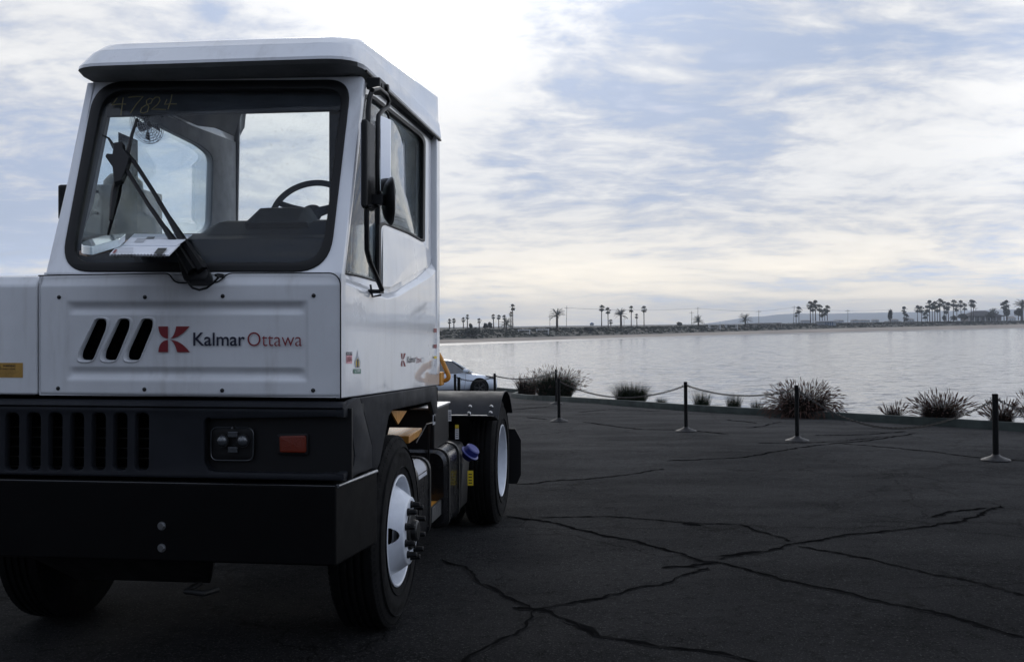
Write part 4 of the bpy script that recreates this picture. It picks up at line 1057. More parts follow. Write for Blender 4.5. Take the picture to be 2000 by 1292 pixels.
# -- wheels
def tyre(uo, uc_in, vc, name='tyre', parent=None, Rr=.525):
    """uo = outer face, uc_in = inner face"""
    w = uo-uc_in; m_ = (uo+uc_in)/2; h = w/2
    prof = [(.285, h-.03), (.30, h-.012), (.33, h-.004), (.39, h+.004), (.44, h), (.475, h-.012), (.505, h-.022), (.519, h-.032), (Rr-.001, h-.055)]
    for gk_ in (.62, .2, -.2, -.62):
        c_ = gk_*(h-.05); prof += [(Rr, c_+.010), (Rr-.014, c_+.007), (Rr-.014, c_-.007), (Rr, c_-.010)]
    prof += [(Rr-.001, -h+.055), (.519, -h+.032), (.505, -h+.022), (.475, -h+.012), (.44, -h), (.39, -h-.004), (.33, -h+.004), (.30, -h+.012), (.285, -h+.03)]
    mb = MB().lathe(prof, (m_, vc, .525), 'x', 96, cap=False)
    for k in range(96):                       # shoulder lugs
        a = 2*math.pi*k/96
        for s_ in (1, -1):
            c, d = math.cos(a), math.sin(a)
            r0, r1 = .500, .5225; du = .012
            pts = []
            for (rr_, x_, t_) in ((r0, h-.021, -1), (r0, h-.021, 1), (r1, h-.040, 1), (r1, h-.040, -1)):
                tt = t_*.009; pts.append(V((m_+s_*(x_+.004), vc+rr_*c-tt*d, .525+rr_*d+tt*c)))
            for p in list(pts): 
                pts.append(p+V((-s_*.02, -.006*c, -.006*d)))
            mb.add(pts, [(0, 1, 2, 3), (0, 1, 5, 4), (1, 2, 6, 5), (2, 3, 7, 6), (3, 0, 4, 7)])
    for k in range(2):
        for j, w_ in enumerate((.05, .03, .045, .02, .05, .03, .05)):
            a = k*math.pi+.35+j*.20; r0, r1 = .405, .432
            for q in range(3):
                b_ = a+q*.045; c1, d1 = math.cos(b_), math.sin(b_); c2, d2 = math.cos(b_+w_*.6), math.sin(b_+w_*.6)
                mb.add([V((m_+h+.004, vc+r0*c1, .525+r0*d1)), V((m_+h+.004, vc+r0*c2, .525+r0*d2)), V((m_+h+.0035, vc+r1*c2, .525+r1*d2)), V((m_+h+.0035, vc+r1*c1, .525+r1*d1))], [(0, 1, 2, 3)])
    mb.lathe([(.345, h-.004), (.348, h+.006), (.352, h-.002)], (m_, vc, .525), 'x', 72, closed=True).lathe([(.455, h-.006), (.458, h+.003), (.462, h-.008)], (m_, vc, .525), 'x', 72, closed=True)
    o = mb.build(name, 'rubber', parent, smooth=35)
    return o
fw = empty('front_wheel'); fw.parent = T
tyre(.0, -.285, 0, parent=fw)
c0 = (0, 0, .525)
MB().lathe([(.288, -.045), (.300, -.018), (.306, -.012), (.306, -.004), (.298, -.001), (.290, -.006), (.284, -.03), (.272, -.075), (.262, -.11)], c0, 'x', 72, cap=False).build('rim', 'wheel_white', fw, smooth=40)
def disc(holes, parent, prof, name='wheel_disc', n=120, m='wheel_white'):
    mb = MB().lathe(prof, c0, 'x', n, cap=False)
    keep = []
    for f in mb.f:
        if len(f) != 4: keep.append(f); continue
        c = sum((V(mb.v[i]) for i in f), V())/4; r = math.hypot(c.y, c.z-.525); a = math.atan2(c.z-.525, c.y)
        bad = any(math.hypot((r-.236)/1.0, (.95)*.236*((a-h+math.pi) % (2*math.pi)-math.pi)) < .043 for h in holes)
        if not bad: keep.append(f)
    mb.f = keep
    return mb.build(name, m, parent, smooth=40)
prof = [(.266, -.10), (.258, -.072)]+[(.258-.070*k/44, -.072+.115*sstepl(k/44)**.8) for k in range(1, 45)]+[(.184, .052), (.176, .056), (.112, .056), (.110, .05), (.110, .02)]
disc([math.pi-.05, -.05], fw, prof, n=400)
MB().lathe([(.26, -.13), (0, -.13)], c0, 'x', 32, cap=False).build('brake_drum', 'void', fw)
hb = MB().lathe([(.105, .0), (.105, .060), (.098, .068), (.062, .07), (.058, .092), (.048, .10), (.0, .10)], c0, 'x', 36).build('hub', 'dark_metal', fw, smooth=35)
for k in range(10):
    a = 2*math.pi*k/10+.3; y, z = .143*math.cos(a), .525+.143*math.sin(a)
    MB().lathe([(.021, .056), (.021, .066), (.017, .068), (.017, .095), (.0155, .093), (.0155, .106), (.012, .110), (0, .110)], (0, y, z), 'x', 8).build('lug_nut', 'black_plastic', fw, smooth=30)
# mirrored right front wheel, mostly hidden
fw2 = empty('front_wheel'); fw2.parent = T; fw2.location = (-2.1, 0, 1.05); fw2.rotation_euler = (0, math.pi, 0)
for ch in list(fw.children):
    c = ch.copy(); col.objects.link(c); c.parent = fw2
rwl = empty('rear_wheel'); rwl.parent = T
tyre(.165, -.115, 3.06, parent=rwl); tyre(-.165, -.445, 3.06, parent=rwl)
c0 = (.165, 3.06, .525)
MB().lathe([(.288, -.045), (.297, -.014), (.301, -.008), (.301, -.003), (.294, -.001), (.287, -.006), (.281, -.03), (.272, -.08), (.262, -.13), (.258, -.22)], c0, 'x', 72, cap=False).build('rim', 'wheel_white', rwl, smooth=40)
MB().lathe([(.259, -.19), (.22, -.17), (.18, -.20), (0, -.2)], c0, 'x', 48, cap=False).lathe([(.11, -.2), (.10, -.10), (.08, -.08), (0, -.08)], c0, 'x', 24).build('wheel_disc', 'wheel_white', rwl, smooth=40)
for k in range(10):
    a = 2*math.pi*k/10; MB().lathe([(.018, -.2), (.016, -.16), (0, -.16)], (.165, 3.06+.143*math.cos(a), .525+.143*math.sin(a)), 'x', 8).build('lug_nut', 'black_plastic', rwl)
rw2 = empty('rear_wheel'); rw2.parent = T; rw2.location = (-2.1, 0, 1.05); rw2.rotation_euler = (0, math.pi, 0)
for ch in list(rwl.children):
    c = ch.copy(); col.objects.link(c); c.parent = rw2
# rear fender: bent sheet over the tyre
def arcp(r, a0, a1, n, vc=3.06, zc_=.50): return [(vc-r*math.cos(R(a0+(a1-a0)*i/n)), zc_+r*math.sin(R(a0+(a1-a0)*i/n))) for i in range(n+1)]
zlow = Z(930, 812, 2.44)
for uo, ui, nm in ((.185, -.56, 'rear_fender'), (-1.55, -2.29, 'rear_fender')):
    out = [(2.44, zlow)]+arcp(.605, 42, 140, 18)
    inn = [(2.448, zlow)]+arcp(.598, 42, 140, 18)
    mb = MB().loft([[V((u, y, z)) for y, z in out+inn[::-1]] for u in (uo, ui)])
    fd = mb.build(nm, 'grey_plastic', T, smooth=30)
    if uo > 0:
        MB().tube([V((uo, y, z)) for y, z in out], .006, 6).build('edge_bead', 'grey_plastic', fd, smooth=60)
        for x, y in ((918, 794), (959.5, 794), (916, 807), (958, 806)):
            p = hit(x, y, (0, 2.44, zlow), (0, -1, .25)); MB().lathe([(0, -.012), (.010, -.010), (.015, -.002), (.016, .004)], tuple(p), 'y', 12).build('bolt', 'worn_steel', fd, smooth=40)
        MB().box((-.56, 2.452, zlow-.004), (.12, 2.475, zlow+.006)).build('bracket', 'galvanised', fd)
MB().box((-.5, 2.46, .45), (-.02, 2.48, zlow-.01)).build('fender_flap', 'void', T)
MB().prism([V((-.2, 3.80, .20)), V((.20, 3.80, .22)), V((.235, 3.80, .30)), V((.235, 3.80, .62)), V((.18, 3.80, .72)), V((-.2, 3.80, .72))], (0, .012, 0)).build('mud_flap', 'black_plastic', T)
MB().box((-1.8, 4.15, .5), (-.3, 4.3, .85)).build('rear_crossmember', 'chassis', T, bevel=.01)

# -- loose things lying on the dash
def dashpt(px, py, lift=0):
    return hit(px, py, (0, -.95, zd-.06+lift), V((0, -.18, 1)).normalized())
TM = truck.matrix_world
nb = empty('papers'); nb.matrix_world = TM.copy()
tag(nb, 'stack of printed papers and a spiral bound booklet lying on the dashboard behind the windscreen', 'papers')
def sheet(name, px, m, th, lift, parent=nb):
    P = [dashpt(x, y, lift) for x, y in px]; return MB().prism(P, (0, 0, th)).build(name, m, parent)
sheet('booklet', [(214, 499), (330, 500), (352, 478), (232, 479)], 'paper', .006, .012)
sheet('sheet', [(240, 480), (345, 481), (376, 459), (262, 458)], 'paper', .004, .018)
mb = MB()
for k in range(17):
    p = dashpt(219+6.4*k, 499.5, .018); mb.tube([p+V((0, .006*math.cos(a)-.002, .006*math.sin(a))) for a in [2*math.pi*i/8 for i in range(8)]], .0016, 4, closed=True)
mb.build('spiral_binding', 'decal_black', nb)
def inkq(x0_, y0_, x1_, y1_, m):
    P = [dashpt(x, y, .024) for x, y in ((x0_, y1_), (x1_, y1_), (x1_+(y1_-y0_)*.8, y0_), (x0_+(y1_-y0_)*.8, y0_))]; MB().add(P, [(0, 1, 2, 3)]).build('print', m, nb, fix=False)
inkq(219, 487, 224, 494, 'decal_red'); inkq(262, 465, 280, 473, 'decal_grey'); inkq(285, 462, 300, 466, 'decal_navy'); inkq(300, 484, 318, 495, 'decal_black')
for k in range(5): inkq(231, 483+2.6*k, 260, 484+2.6*k, 'decal_grey')
bg_ = MB(); P = [dashpt(x, y, .02) for x, y in rnd([(158, 496), (180, 499), (235, 482), (248, 470), (200, 476), (160, 488)], 6, 3)]
bg_.prism(P, (0, 0, .035)); o = bg_.build('plastic_bag', 'film', None, smooth=70, bevel=.01, seg=3); o.matrix_world = TM.copy(); tag(o, 'crumpled clear plastic bag on the dashboard left of the papers', 'plastic bag')
P = [dashpt(x, y, .0) for x, y in [(155, 497), (170, 501), (248, 484), (250, 474), (190, 488)]]
o = MB().prism(P, (0, 0, .015)).build('cardboard_sheet', 'cardboard', None); o.matrix_world = TM.copy(); tag(o, 'tan cardboard sheet lying under the plastic bag on the dashboard', 'cardboard')

# ------------------------------------------------------------------ chain barrier
posts = {}
def make_post(key, px, py, Y, label, h=.82, wd=.030):
    X = (px-PX0)/F*Y; z = gz(Y)
    loc = WC((X, Y, z)); e = empty('barrier_post', loc)
    tag(e, label, 'stanchion', 'black stanchions of the chain barrier')
    MB().lathe([(wd, .03), (wd, h-.004), (wd-.003, h), (wd-.009, h), (wd-.009, h-.05), (0, h-.05)], (0, 0, 0), 'z', 20).build('pole', 'post_paint', e, smooth=35)
    MB().lathe([(.170, 0), (.172, .012), (.165, .020), (.06, .058), (.045, .075), (.036, .078), (.036, .03)], (0, 0, 0), 'z', 32).build('base', 'post_base', e, smooth=30)
    MB().tube([(-wd-.006, 0, h-.045), (-wd-.02, 0, h-.05), (-wd-.02, 0, h-.065), (-wd-.004, 0, h-.07)], .004, 5).tube([(wd+.006, 0, h-.045), (wd+.02, 0, h-.05), (wd+.02, 0, h-.065), (wd+.004, 0, h-.07)], .004, 5).build('chain_hook', 'chain_steel', e)
    posts[key] = (Vector((X, Y, z)), h); return e
make_post(1, 1945, 0, 12.9, 'black chain barrier post nearest the camera, at the right end', .82, .036)
make_post(2, 1557, 0, 15.4, 'black chain barrier post in front of the biggest plumed grass clump')
make_post(3, 1340, 0, 17.3, 'black chain barrier post standing between the two green grass clumps')
make_post(4, 1092, 0, 19.8, 'wider front post of the overlapping pair of black chain posts before the reedy grass')
make_post(5, 1086.5, 0, 26.5, 'slim black chain barrier post just behind another one, by the green kerb', .88, .026)
make_post(6, 967, 0, 23.5, 'black chain barrier post between the white car nose and the reedy grass', .84, .028)
make_post(7, 889.5, 0, 22.6, 'black chain barrier post in front of the white car door, left of an overlapping pair', .84, .028)
make_post(8, 897, 0, 20.5, 'black chain barrier post in front of the white car door, right of an overlapping pair')
posts[0] = (Vector((7.6, 10.4, 0)), .82)
def chain(a, b, sag, label):
    (pa, ha), (pb, hb) = posts[a], posts[b]
    A_ = pa+V((0, 0, ha-.06)); B_ = pb+V((0, 0, hb-.06)); L = (B_-A_).length+2.2*sag*sag
    n = int(L/.041); mb = MB(); rs = random.Random(a*10+b)
    for i in range(n):
        t0 = (i+.5)/n; c = A_.lerp(B_, t0); c.z -= 4*sag*t0*(1-t0)
        tg = (B_-A_)/1.0; tg = V((tg.x, tg.y, tg.z-4*sag*(1-2*t0))).normalized()
        sd_ = tg.cross(V((0, 0, 1))).normalized(); up = sd_.cross(tg)
        w = (sd_*math.cos(.8)+up*math.sin(.8)) if i % 2 else (up*math.cos(.8)-sd_*math.sin(.8))
        lp = [WC(c+tg*.030*math.cos(q)+w*.0145*math.sin(q)) for q in [2*math.pi*k/10 for k in range(10)]]
        mb.tube(lp, .0048, 5, closed=True)
    o = mb.build('barrier_chain', 'chain_steel', smooth=60); tag(o, label, 'chain', 'chains hung between the barrier posts'); return o
chain(2, 1, .46, 'slack steel chain sagging almost to the asphalt between the two rightmost posts')
chain(3, 2, .13, 'steel chain hung level behind the plumed grass, left of the slack one')
chain(4, 3, .25, 'steel chain curving over the tall green grass clump')
chain(6, 5, .12, 'steel chain crossing the reedy grass clump')
chain(7, 6, .10, 'steel chain hung across the white car front wheel')
chain(1, 0, .32, 'steel chain running out of the picture at the right edge')

# ------------------------------------------------------------------ ornamental grasses behind the kerb
def kerb_at(px, push=.42):
    a = (px-PX0)/F; best = None
    for (x0, y0), (x1, y1) in zip(KB, KB[1:]):
        f0, f1 = x0-a*y0, x1-a*y1
        if f0*f1 <= 0:
            t = f0/(f0-f1); p = V((x0+(x1-x0)*t, y0+(y1-y0)*t)); tg = (V((x1, y1))-V((x0, y0))).normalized()
            nn = V((tg.y, -tg.x)); nn = nn if nn.x > 0 else -nn
            return p+nn*push
    return None
def clump(px0, px1, ytop, kind, label, n, push=.42, plumes=0, seed=0, droop=.5):
    rs = random.Random(seed+int(px0)); pc = (px0+px1)/2
    c = kerb_at(pc, push); Y = c.y; zg = gz(Y)+.03
    W = (px1-px0)/F*Y/2; h = (H-zg)-(ytop-PY0)/F*Y
    h = -((ytop-PY0)/F*Y)+H-zg
    e = empty('grass_clump', WC((c.x, c.y, zg))); tag(e, label, 'ornamental grass', 'ornamental grasses growing along the green kerb')
    mb = MB(); pm = MB(); tips = []
    n = int(n*1.7)
    for i in range(n):
        az = rs.uniform(0, 2*math.pi); r0 = rs.random()**.5*W*.45; bx, by = r0*math.cos(az), r0*math.sin(az)
        az2 = az+rs.gauss(0, .5); L = h*rs.uniform(.45, .98 if kind == 'grass_brown' else 1.12); lean = rs.random()**.8*min(1.15, W/h*.95)
        pts = []
        for k in range(5):
            s_ = k/4; th = lean*(.45+.75*droop*1.3*s_)
            pts.append((s_, th))
        x, y, z = bx, by, -.05; path = [V((x, y, z))]
        for k in range(4):
            th = lean*(.5+droop*1.6*(k/3)**1.3); st_ = L/4
            x += math.cos(az2)*math.sin(th)*st_; y += math.sin(az2)*math.sin(th)*st_; z += math.cos(th)*st_; path.append(V((x, y, z)))
        w = rs.uniform(.0018, .0036)*max(1, Y/15); sd_ = V((-math.sin(az2+rs.uniform(-1.2, 1.2)), math.cos(az2), 0)).normalized(); k0 = len(mb.v)
        for k, p in enumerate(path):
            ww = w*(1-k/4.3); mb.v += [tuple(p-sd_*ww), tuple(p+sd_*ww)]
        mb.f += [(k0+2*k, k0+2*k+1, k0+2*k+3, k0+2*k+2) for k in range(4)]
        if i < plumes:
            d = (path[-1]-path[-2]).normalized(); q = path[-1]; r_ = rs.uniform(.005, .009); l_ = rs.uniform(.08, .14)
            d2 = (d+V((0, 0, -.6*droop*rs.random()))).normalized()
            pm.tube([q, q+d*l_*.3, q+d*l_*.55+d2*l_*.15, q+d*l_*.55+d2*l_*.5], [r_*.4, r_, r_*.9, r_*.15], 5)
    nf = len(mb.f); mb.add(pm.v, pm.f); o = mb.build('foliage', kind, e, fix=False)
    o.data.materials.append(M['plume'])
    for p in o.data.polygons[nf:]: p.material_index = 1
    return e
clump(968, 1032, 728, 'grass_brown', 'sparse reedy dark grass clump right of the white car, with thin seed stalks', 900, .5, 110, 1, .4)
clump(988, 1112, 718, 'grass_green', 'tall wide arching grass clump behind the overlapping pair of posts', 3000, .55, 420, 2, .8)
clump(1144, 1252, 740, 'grass_green', 'tall upright green grass clump under the curving chain', 1300, .5, 0, 3, .35)
clump(1247, 1283, 770, 'grass_green', 'smallest low green grass tuft, beside the tall upright one', 220, .4, 0, 4, .4)
clump(1318, 1374, 757, 'grass_green', 'spiky green grass clump right behind the middle barrier post', 330, .4, 0, 5, .35)
clump(1384, 1434, 764, 'grass_green', 'second spiky green grass clump right of the middle barrier post', 300, .4, 0, 6, .4)
clump(1435, 1474, 775, 'grass_green', 'small spiky green tuft left of the biggest plumed grass', 200, .4, 0, 7, .4)
clump(1478, 1634, 738, 'grass_brown', 'biggest brown fountain grass with drooping plumes hanging over the kerb', 2600, .2, 900, 8, 1.25)
clump(1698, 1750, 783, 'grass_brown', 'small dark brown grass clump sitting alone above the sagging chain', 420, .35, 60, 9, .7)
clump(1755, 1874, 760, 'grass_brown', 'wide dark plumed grass clump above the lowest part of the chain', 1500, .35, 320, 10, .8)
clump(1895, 1968, 778, 'grass_brown', 'dark plumed grass clump just behind the rightmost post', 800, .35, 150, 11, .8)
clump(1968, 2060, 762, 'grass_brown', 'dark plumed grass clump cut by the right edge of the picture', 900, .35, 160, 12, .85)

# ------------------------------------------------------------------ parked car
CY = 41.0; CXp = (915-PX0)/F*CY; car = empty('parked_car'); HD = R(24)
car.matrix_world = Matrix.Translation(CAMP) @ RY @ Matrix.Translation(-CAMP) @ Matrix.Translation((CXp-1.15, CY-.55, gz(CY))) @ Matrix.Rotation(HD, 4, 'Z')
tag(car, 'white sedan with dark windows and dark alloy wheels parked by the water', 'car')
def sect(x, w, zb_, zt_, crown=.04, zl_=.20):
    return [V((x, s*w*a, z)) for s, a, z in ((-1, .80, zl_), (-1, .96, zl_+.10), (-1, 1.0, .48), (-1, .985, .62), (-1, .93, zt_-.03), (-1, .82, zt_), (0, 0, zt_+crown),
            (1, .82, zt_), (1, .93, zt_-.03), (1, .985, .62), (1, 1.0, .48), (1, .96, zl_+.10), (1, .80, zl_))]
ss = [(-2.30, .62, .70, .80), (-2.24, .76, .7, .93), (-2.0, .86, .7, .98), (-1.5, .90, .7, .96), (-.8, .90, .7, .92), (0, .90, .7, .90), (.75, .90, .7, .90), (1.2, .895, .7, .86), (1.6, .88, .7, .79), (1.95, .83, .7, .71), (2.18, .70, .7, .62), (2.27, .50, .7, .54)]
MB().loft([sect(x, w, b_, t_) for x, w, b_, t_ in ss]).build('body', 'car_paint', car, smooth=50)
gs_ = [(-2.0, .62, .98), (-1.35, .64, 1.24), (-.7, .60, 1.40), (.0, .60, 1.42), (.35, .61, 1.37), (1.12, .70, .90)]
def gsec(x, wt_, zt_, zb_=.88): 
    return [V((x, -.82, zb_)), V((x, -wt_, zt_-.03)), V((x, -wt_*.8, zt_)), V((x, wt_*.8, zt_)), V((x, wt_, zt_-.03)), V((x, .82, zb_))]
MB().loft([gsec(*q) for q in gs_]).build('windows', 'car_glass', car, smooth=40)
MB().loft([[V((x, -w-.015, z-.045)), V((x, -w*.8, z+.008)), V((x, w*.8, z+.008)), V((x, w+.015, z-.045))] for x, w, z in ((-2.05, .66, .97), (-1.35, .64, 1.24), (-.7, .60, 1.40), (.0, .60, 1.42), (.35, .61, 1.37))]).build('roof', 'car_paint', car, smooth=40)
mb = MB()
for s in (-1, 1):
    mb.tube([V((.35, s*.62, 1.35)), V((1.12, s*.78, .90))], .025, 6).tube([V((-.55, s*.64, 1.38)), V((-.5, s*.83, .9))], .03, 6)
mb.build('window_pillars', 'car_paint', car, smooth=60)
for s in (-1, 1):
    mm = MB().box((.66, s*.90, .93), (.84, s*1.05, 1.05)).build('wing_mirror', 'car_paint', car, bevel=.03, seg=3)
    MB().loft([[V((x, s*y, z)) for y, z in ((.82, .62), (.86, .70), (.78, .74), (.6, .76))] for x in (1.75, 2.05)] ).build('headlight', 'clear_lens', car, bevel=.01) if False else \
    MB().add([V((1.62, s*.885, .74)), V((1.62, s*.86, .80)), V((2.02, s*.78, .715)), V((2.14, s*.745, .62)), V((2.0, s*.83, .64))], [(0, 1, 2, 3, 4)]).build('headlight', 'car_glass', car, fix=False)
    MB().tube([V((.72, s*.905, .25)), V((.78, s*.908, .55)), V((.80, s*.86, .90))], .004, 4).tube([V((-.35, s*.905, .25)), V((-.38, s*.908, .55)), V((-.42, s*.86, .90))], .004, 4).tube([V((-.38, s*.905, .27)), V((.72, s*.905, .27))], .004, 4).build('door_gap', 'gasket', car)
    MB().box((-.25, s*.895, .76), (-.05, s*.925, .79)).build('door_handle', 'car_paint', car, bevel=.006)
    for x in (-1.38, 1.36):
        wh = empty('wheel'); wh.parent = car; wh.location = (x, s*.80, .33)
        mb = MB().lathe([(.375, .0), (.375, .118), (.36, .121), (.33, .10), (0, .10)], (0, 0, 0), 'y', 40)
        o = mb.build('wheel_arch', 'void', wh); o.rotation_euler = (0, 0, 0 if s > 0 else math.pi)
        o = MB().lathe([(.20, .12), (.235, .128), (.29, .134), (.32, .125), (.33, .10), (.33, -.08)], (0, 0, 0), 'y', 40).build('tyre', 'rubber', wh, smooth=40); o.rotation_euler = (0, 0, 0 if s > 0 else math.pi)
        mb = MB().lathe([(.225, .128), (.215, .128), (.21, .10), (.225, .10)], (0, 0, 0), 'y', 40, closed=True).lathe([(.05, .12), (.04, .13), (0, .13)], (0, 0, 0), 'y', 16)
        for k in range(5):
            for da in (-.16, .16):
                a = 2*math.pi*k/5; mb.tube([V((.04*math.cos(a), .122, .04*math.sin(a))), V((.215*math.cos(a+da), .122, .215*math.sin(a+da)))], .011, 5)
        o = mb.build('rim', 'alloy', wh, smooth=40); o.rotation_euler = (0, 0, 0 if s > 0 else math.pi)

# ------------------------------------------------------------------ far shore: palms, poles, pergolas, buildings
def fan_crown(rs, n=34, r=1.0):
    mb = MB()
    for i in range(n):
        az = rs.uniform(0, 2*math.pi); el = math.radians(rs.choice((-55, -35, -15, 5, 25, 45, 65, 80))+rs.uniform(-9, 9))
        d = V((math.cos(az)*math.cos(el), math.sin(az)*math.cos(el), math.sin(el))); sd_ = V((-math.sin(az), math.cos(az), 0)); up = d.cross(sd_)
        p0 = d*.12; p1 = d*r*rs.uniform(.42, .6); mb.tube([p0, p1], .018, 3)
        R_ = r*rs.uniform(.42, .58)
        for k in range(9):
            a = (k-4)*.30; dr = (d*math.cos(a)+sd_*math.sin(a)); tip = p1+dr*R_*(1-.05*abs(k-4))+V((0, 0, -.16*R_)); ws = (sd_*math.cos(a)-d*math.sin(a))*R_*.16
            m_ = p1+dr*R_*.6; mb.add([p1, m_-ws, tip, m_+ws], [(0, 1, 2, 3)])
    for i in range(14):                        # hanging dead skirt
        az = rs.uniform(0, 6.28); c, s = math.cos(az), math.sin(az)
        mb.add([V((c*.1, s*.1, -.1)), V((c*.28-s*.08, s*.28+c*.08, -.55)), V((c*.2, s*.2, -.95)), V((c*.28+s*.08, s*.28-c*.08, -.5))], [(0, 1, 2, 3)])
    return mb
def date_crown(rs, n=46, r=1.0):
    mb = MB()
    for i in range(n):
        az = rs.uniform(0, 2*math.pi); th = math.radians(rs.uniform(5, 100)); L = r*rs.uniform(.85, 1.1); path = []; p = V((0, 0, 0))
        for k in range(7):
            path.append(p.copy()); d = V((math.cos(az)*math.sin(th), math.sin(az)*math.sin(th), math.cos(th))); p = p+d*L/6; th += .13+.10*(k/6)
        sd_ = V((-math.sin(az), math.cos(az), 0))
        for k in range(6):
            a, b = path[k], path[k+1]; w = .15*L*(1-.6*abs(k-2.5)/3)
            for s in (-1, 1):
                for j in (0, .5):
                    q = a.lerp(b, j); mb.add([q, q+(b-a)*.35, q+sd_*s*w+(b-a)*.9+V((0, 0, -.3*w))], [(0, 1, 2)])
        mb.tube(path, .012, 3)
    return mb
rsf = random.Random(3)
crowns = {}
def crown_mesh(kind):
    if kind not in crowns:
        crowns[kind] = []
        for _ in range(5):
            mb = fan_crown(rsf) if kind == 'f' else date_crown(rsf)
            me = bpy.data.meshes.new(kind+'_crown'); me.from_pydata(mb.v, [], mb.f); me.materials.append(M['palm_frond']); crowns[kind].append(me)
    return rsf.choice(crowns[kind])
def palm(px, top, base, kind, label, wpx=None, fac=None, group='palms along the far shore'):
    Y = shoreY(px)*(fac or rsf.uniform(1.24, 1.42)); b = farpt(px, base, Y); t_ = farpt(px, top, Y); hh = t_.z-b.z
    r = (wpx or (11 if kind == 'f' else 24))/F*Y/2*1.18
    e = empty('fan_palm' if kind == 'f' else 'date_palm', b, rsf.uniform(0, 6)); tag(e, label, 'palm tree', group)
    zc_ = hh-r*(.85 if kind == 'f' else .60); tr_ = max(.14, hh*.018) if kind == 'f' else max(.22, hh*.05)
    lx = rsf.uniform(-.02, .02)*hh
    MB().tube([V((0, 0, -2)), V((0, 0, .1)), V((lx*.3, 0, zc_*.4)), V((lx, 0, zc_))], [tr_*1.7, tr_*1.5, tr_*1.2, tr_*1.1], 7).build('trunk', 'palm_bark', e)
    c = bpy.data.objects.new('crown', crown_mesh(kind)); col.objects.link(c); c.parent = e; c.location = (lx, 0, zc_); c.scale = (r, r, r*1.08)
PALMS = [
 (878, 623, 639, 'f', 'short fan palm at the far left of the shore, right beside the cab'), (886.5, 622, 639, 'f', 'second short fan palm from the cab'),
 (905, 620, 639, 'f', 'small shaggy fan palm, left of a slightly taller twin'), (913, 614.5, 639, 'f', 'slender fan palm taller than its shaggy left neighbour'),
 (936, 622, 639, 'f', 'lone small fan palm between two low shrubs'), (964, 614, 638, 'f', 'left of the three equal fan palms before the tallest slim one'),
 (974, 615, 638, 'f', 'middle of the three equal fan palms before the tallest slim one'), (985, 615.5, 634, 'f', 'fan palm whose crown stands right over a spreading date palm'),
 (998, 609, 636, 'f', 'medium fan palm tight on the left of the tallest slim palm'), (1001.5, 594.5, 637, 'f', 'tallest slim fan palm of the left shore, above the spreading date palm'),
 (1175, 596, 637, 'f', 'thick trunked fan palm, tallest in the middle of the shore'), (1188, 601, 640, 'f', 'fan palm next right of the thick trunked one'),
 (1193, 624, 641, 'f', 'dwarf fan palm at the foot of the middle group'), (1233, 598, 636, 'f', 'tall fan palm right of the wide crowned date palm'),
 (1244, 613, 636, 'f', 'short fan palm between two tall ones'), (1258, 598, 636, 'f', 'tall fan palm at the right end of the middle group'),
 (1555, 610, 629, 'f', 'short fan palm beside the leaning utility pole'), (1560.5, 599, 629, 'f', 'slim fan palm right of the leaning utility pole'),
 (1583, 589, 628, 'f', 'bushy fan palm at the left of the dense quartet'), (1588, 594, 627, 'f', 'dark fan palm in the middle of the dense quartet'), (1593, 587, 627, 'f', 'tallest fan palm of the dense quartet'),
 (1601, 595, 627, 'f', 'fan palm just right of the dense quartet'), (1606, 606, 626, 'f', 'lowest slim fan palm over the low pale building'), (1611, 603, 626, 'f', 'second lowest fan palm over the low pale building'), (1616, 597, 626, 'f', 'fan palm at the right end over the low pale building'),
 (1766, 599, 627, 'f', 'lone full crowned fan palm left of the big grove'), (1770, 613, 627, 'f', 'little fan palm hiding behind the lone full crowned one'),
 (1792, 597, 626, 'f', 'left palm of the pair at the start of the big grove'), (1800, 598, 626, 'f', 'right palm of the pair at the start of the big grove'),
 (1807, 610, 627, 'f', 'low bushy palm at the left foot of the big grove'), (1811, 597, 626, 'f', 'fan palm left of the first tall crown in the big grove'), (1816, 587, 626, 'f', 'first tall crown of the big grove'),
 (1821, 592, 626, 'f', 'fan palm right behind the first tall crown of the big grove'), (1826, 589, 626, 'f', 'fan palm between the two tallest crowns of the big grove'), (1831, 597, 626, 'f', 'lower crown left of the tallest palm in the big grove'),
 (1836, 584, 626, 'f', 'tallest palm of the big grove'), (1844, 589, 625, 'f', 'fan palm directly right of the tallest in the big grove'), (1848, 600, 625, 'f', 'dark low crown in the right half of the big grove'),
 (1852.5, 591, 626, 'f', 'thick bushy palm in the right half of the big grove'), (1862, 586, 624, 'f', 'tall palm above the round tree at the right of the grove'), (1869, 595, 622, 'f', 'fan palm in the gap before the hipped roof house'),
 (1877, 587, 620, 'f', 'tall palm behind the left corner of the hipped roof house'), (1884, 593, 620, 'f', 'shorter palm behind the left slope of the hipped roof'), (1897, 586, 618, 'f', 'left palm of the twin pair rising behind the roof ridge'), (1901.5, 587, 618, 'f', 'right palm of the twin pair rising behind the roof ridge'),
 (1961, 590, 622, 'f', 'bushy palm right of the house, left of two'), (1966, 587, 622, 'f', 'bushy palm right of the house, right of two'),
]
for p in PALMS:
    big = p[0] in (1583, 1588, 1593, 1852.5, 1826, 1836, 1816, 1966, 1961)
    palm(*p, wpx=(12.5 if p[0] > 1560 else (11.5 if p[1] < 603 else 8.5))*(1.12 if big else 1))
palm(989, 625, 648, 'd', 'squat spreading date palm on the left embankment', 26, 1.20); palm(1088, 606, 644, 'd', 'biggest date palm with long arching fronds beside a wooden pole', 30, 1.21)
palm(1213, 607, 643, 'd', 'date palm with arching fronds between the fan palms of the middle group', 26, 1.22); palm(1364, 620, 641, 'd', 'low date palm beside the crossarm pole and the pergolas', 24, 1.20)
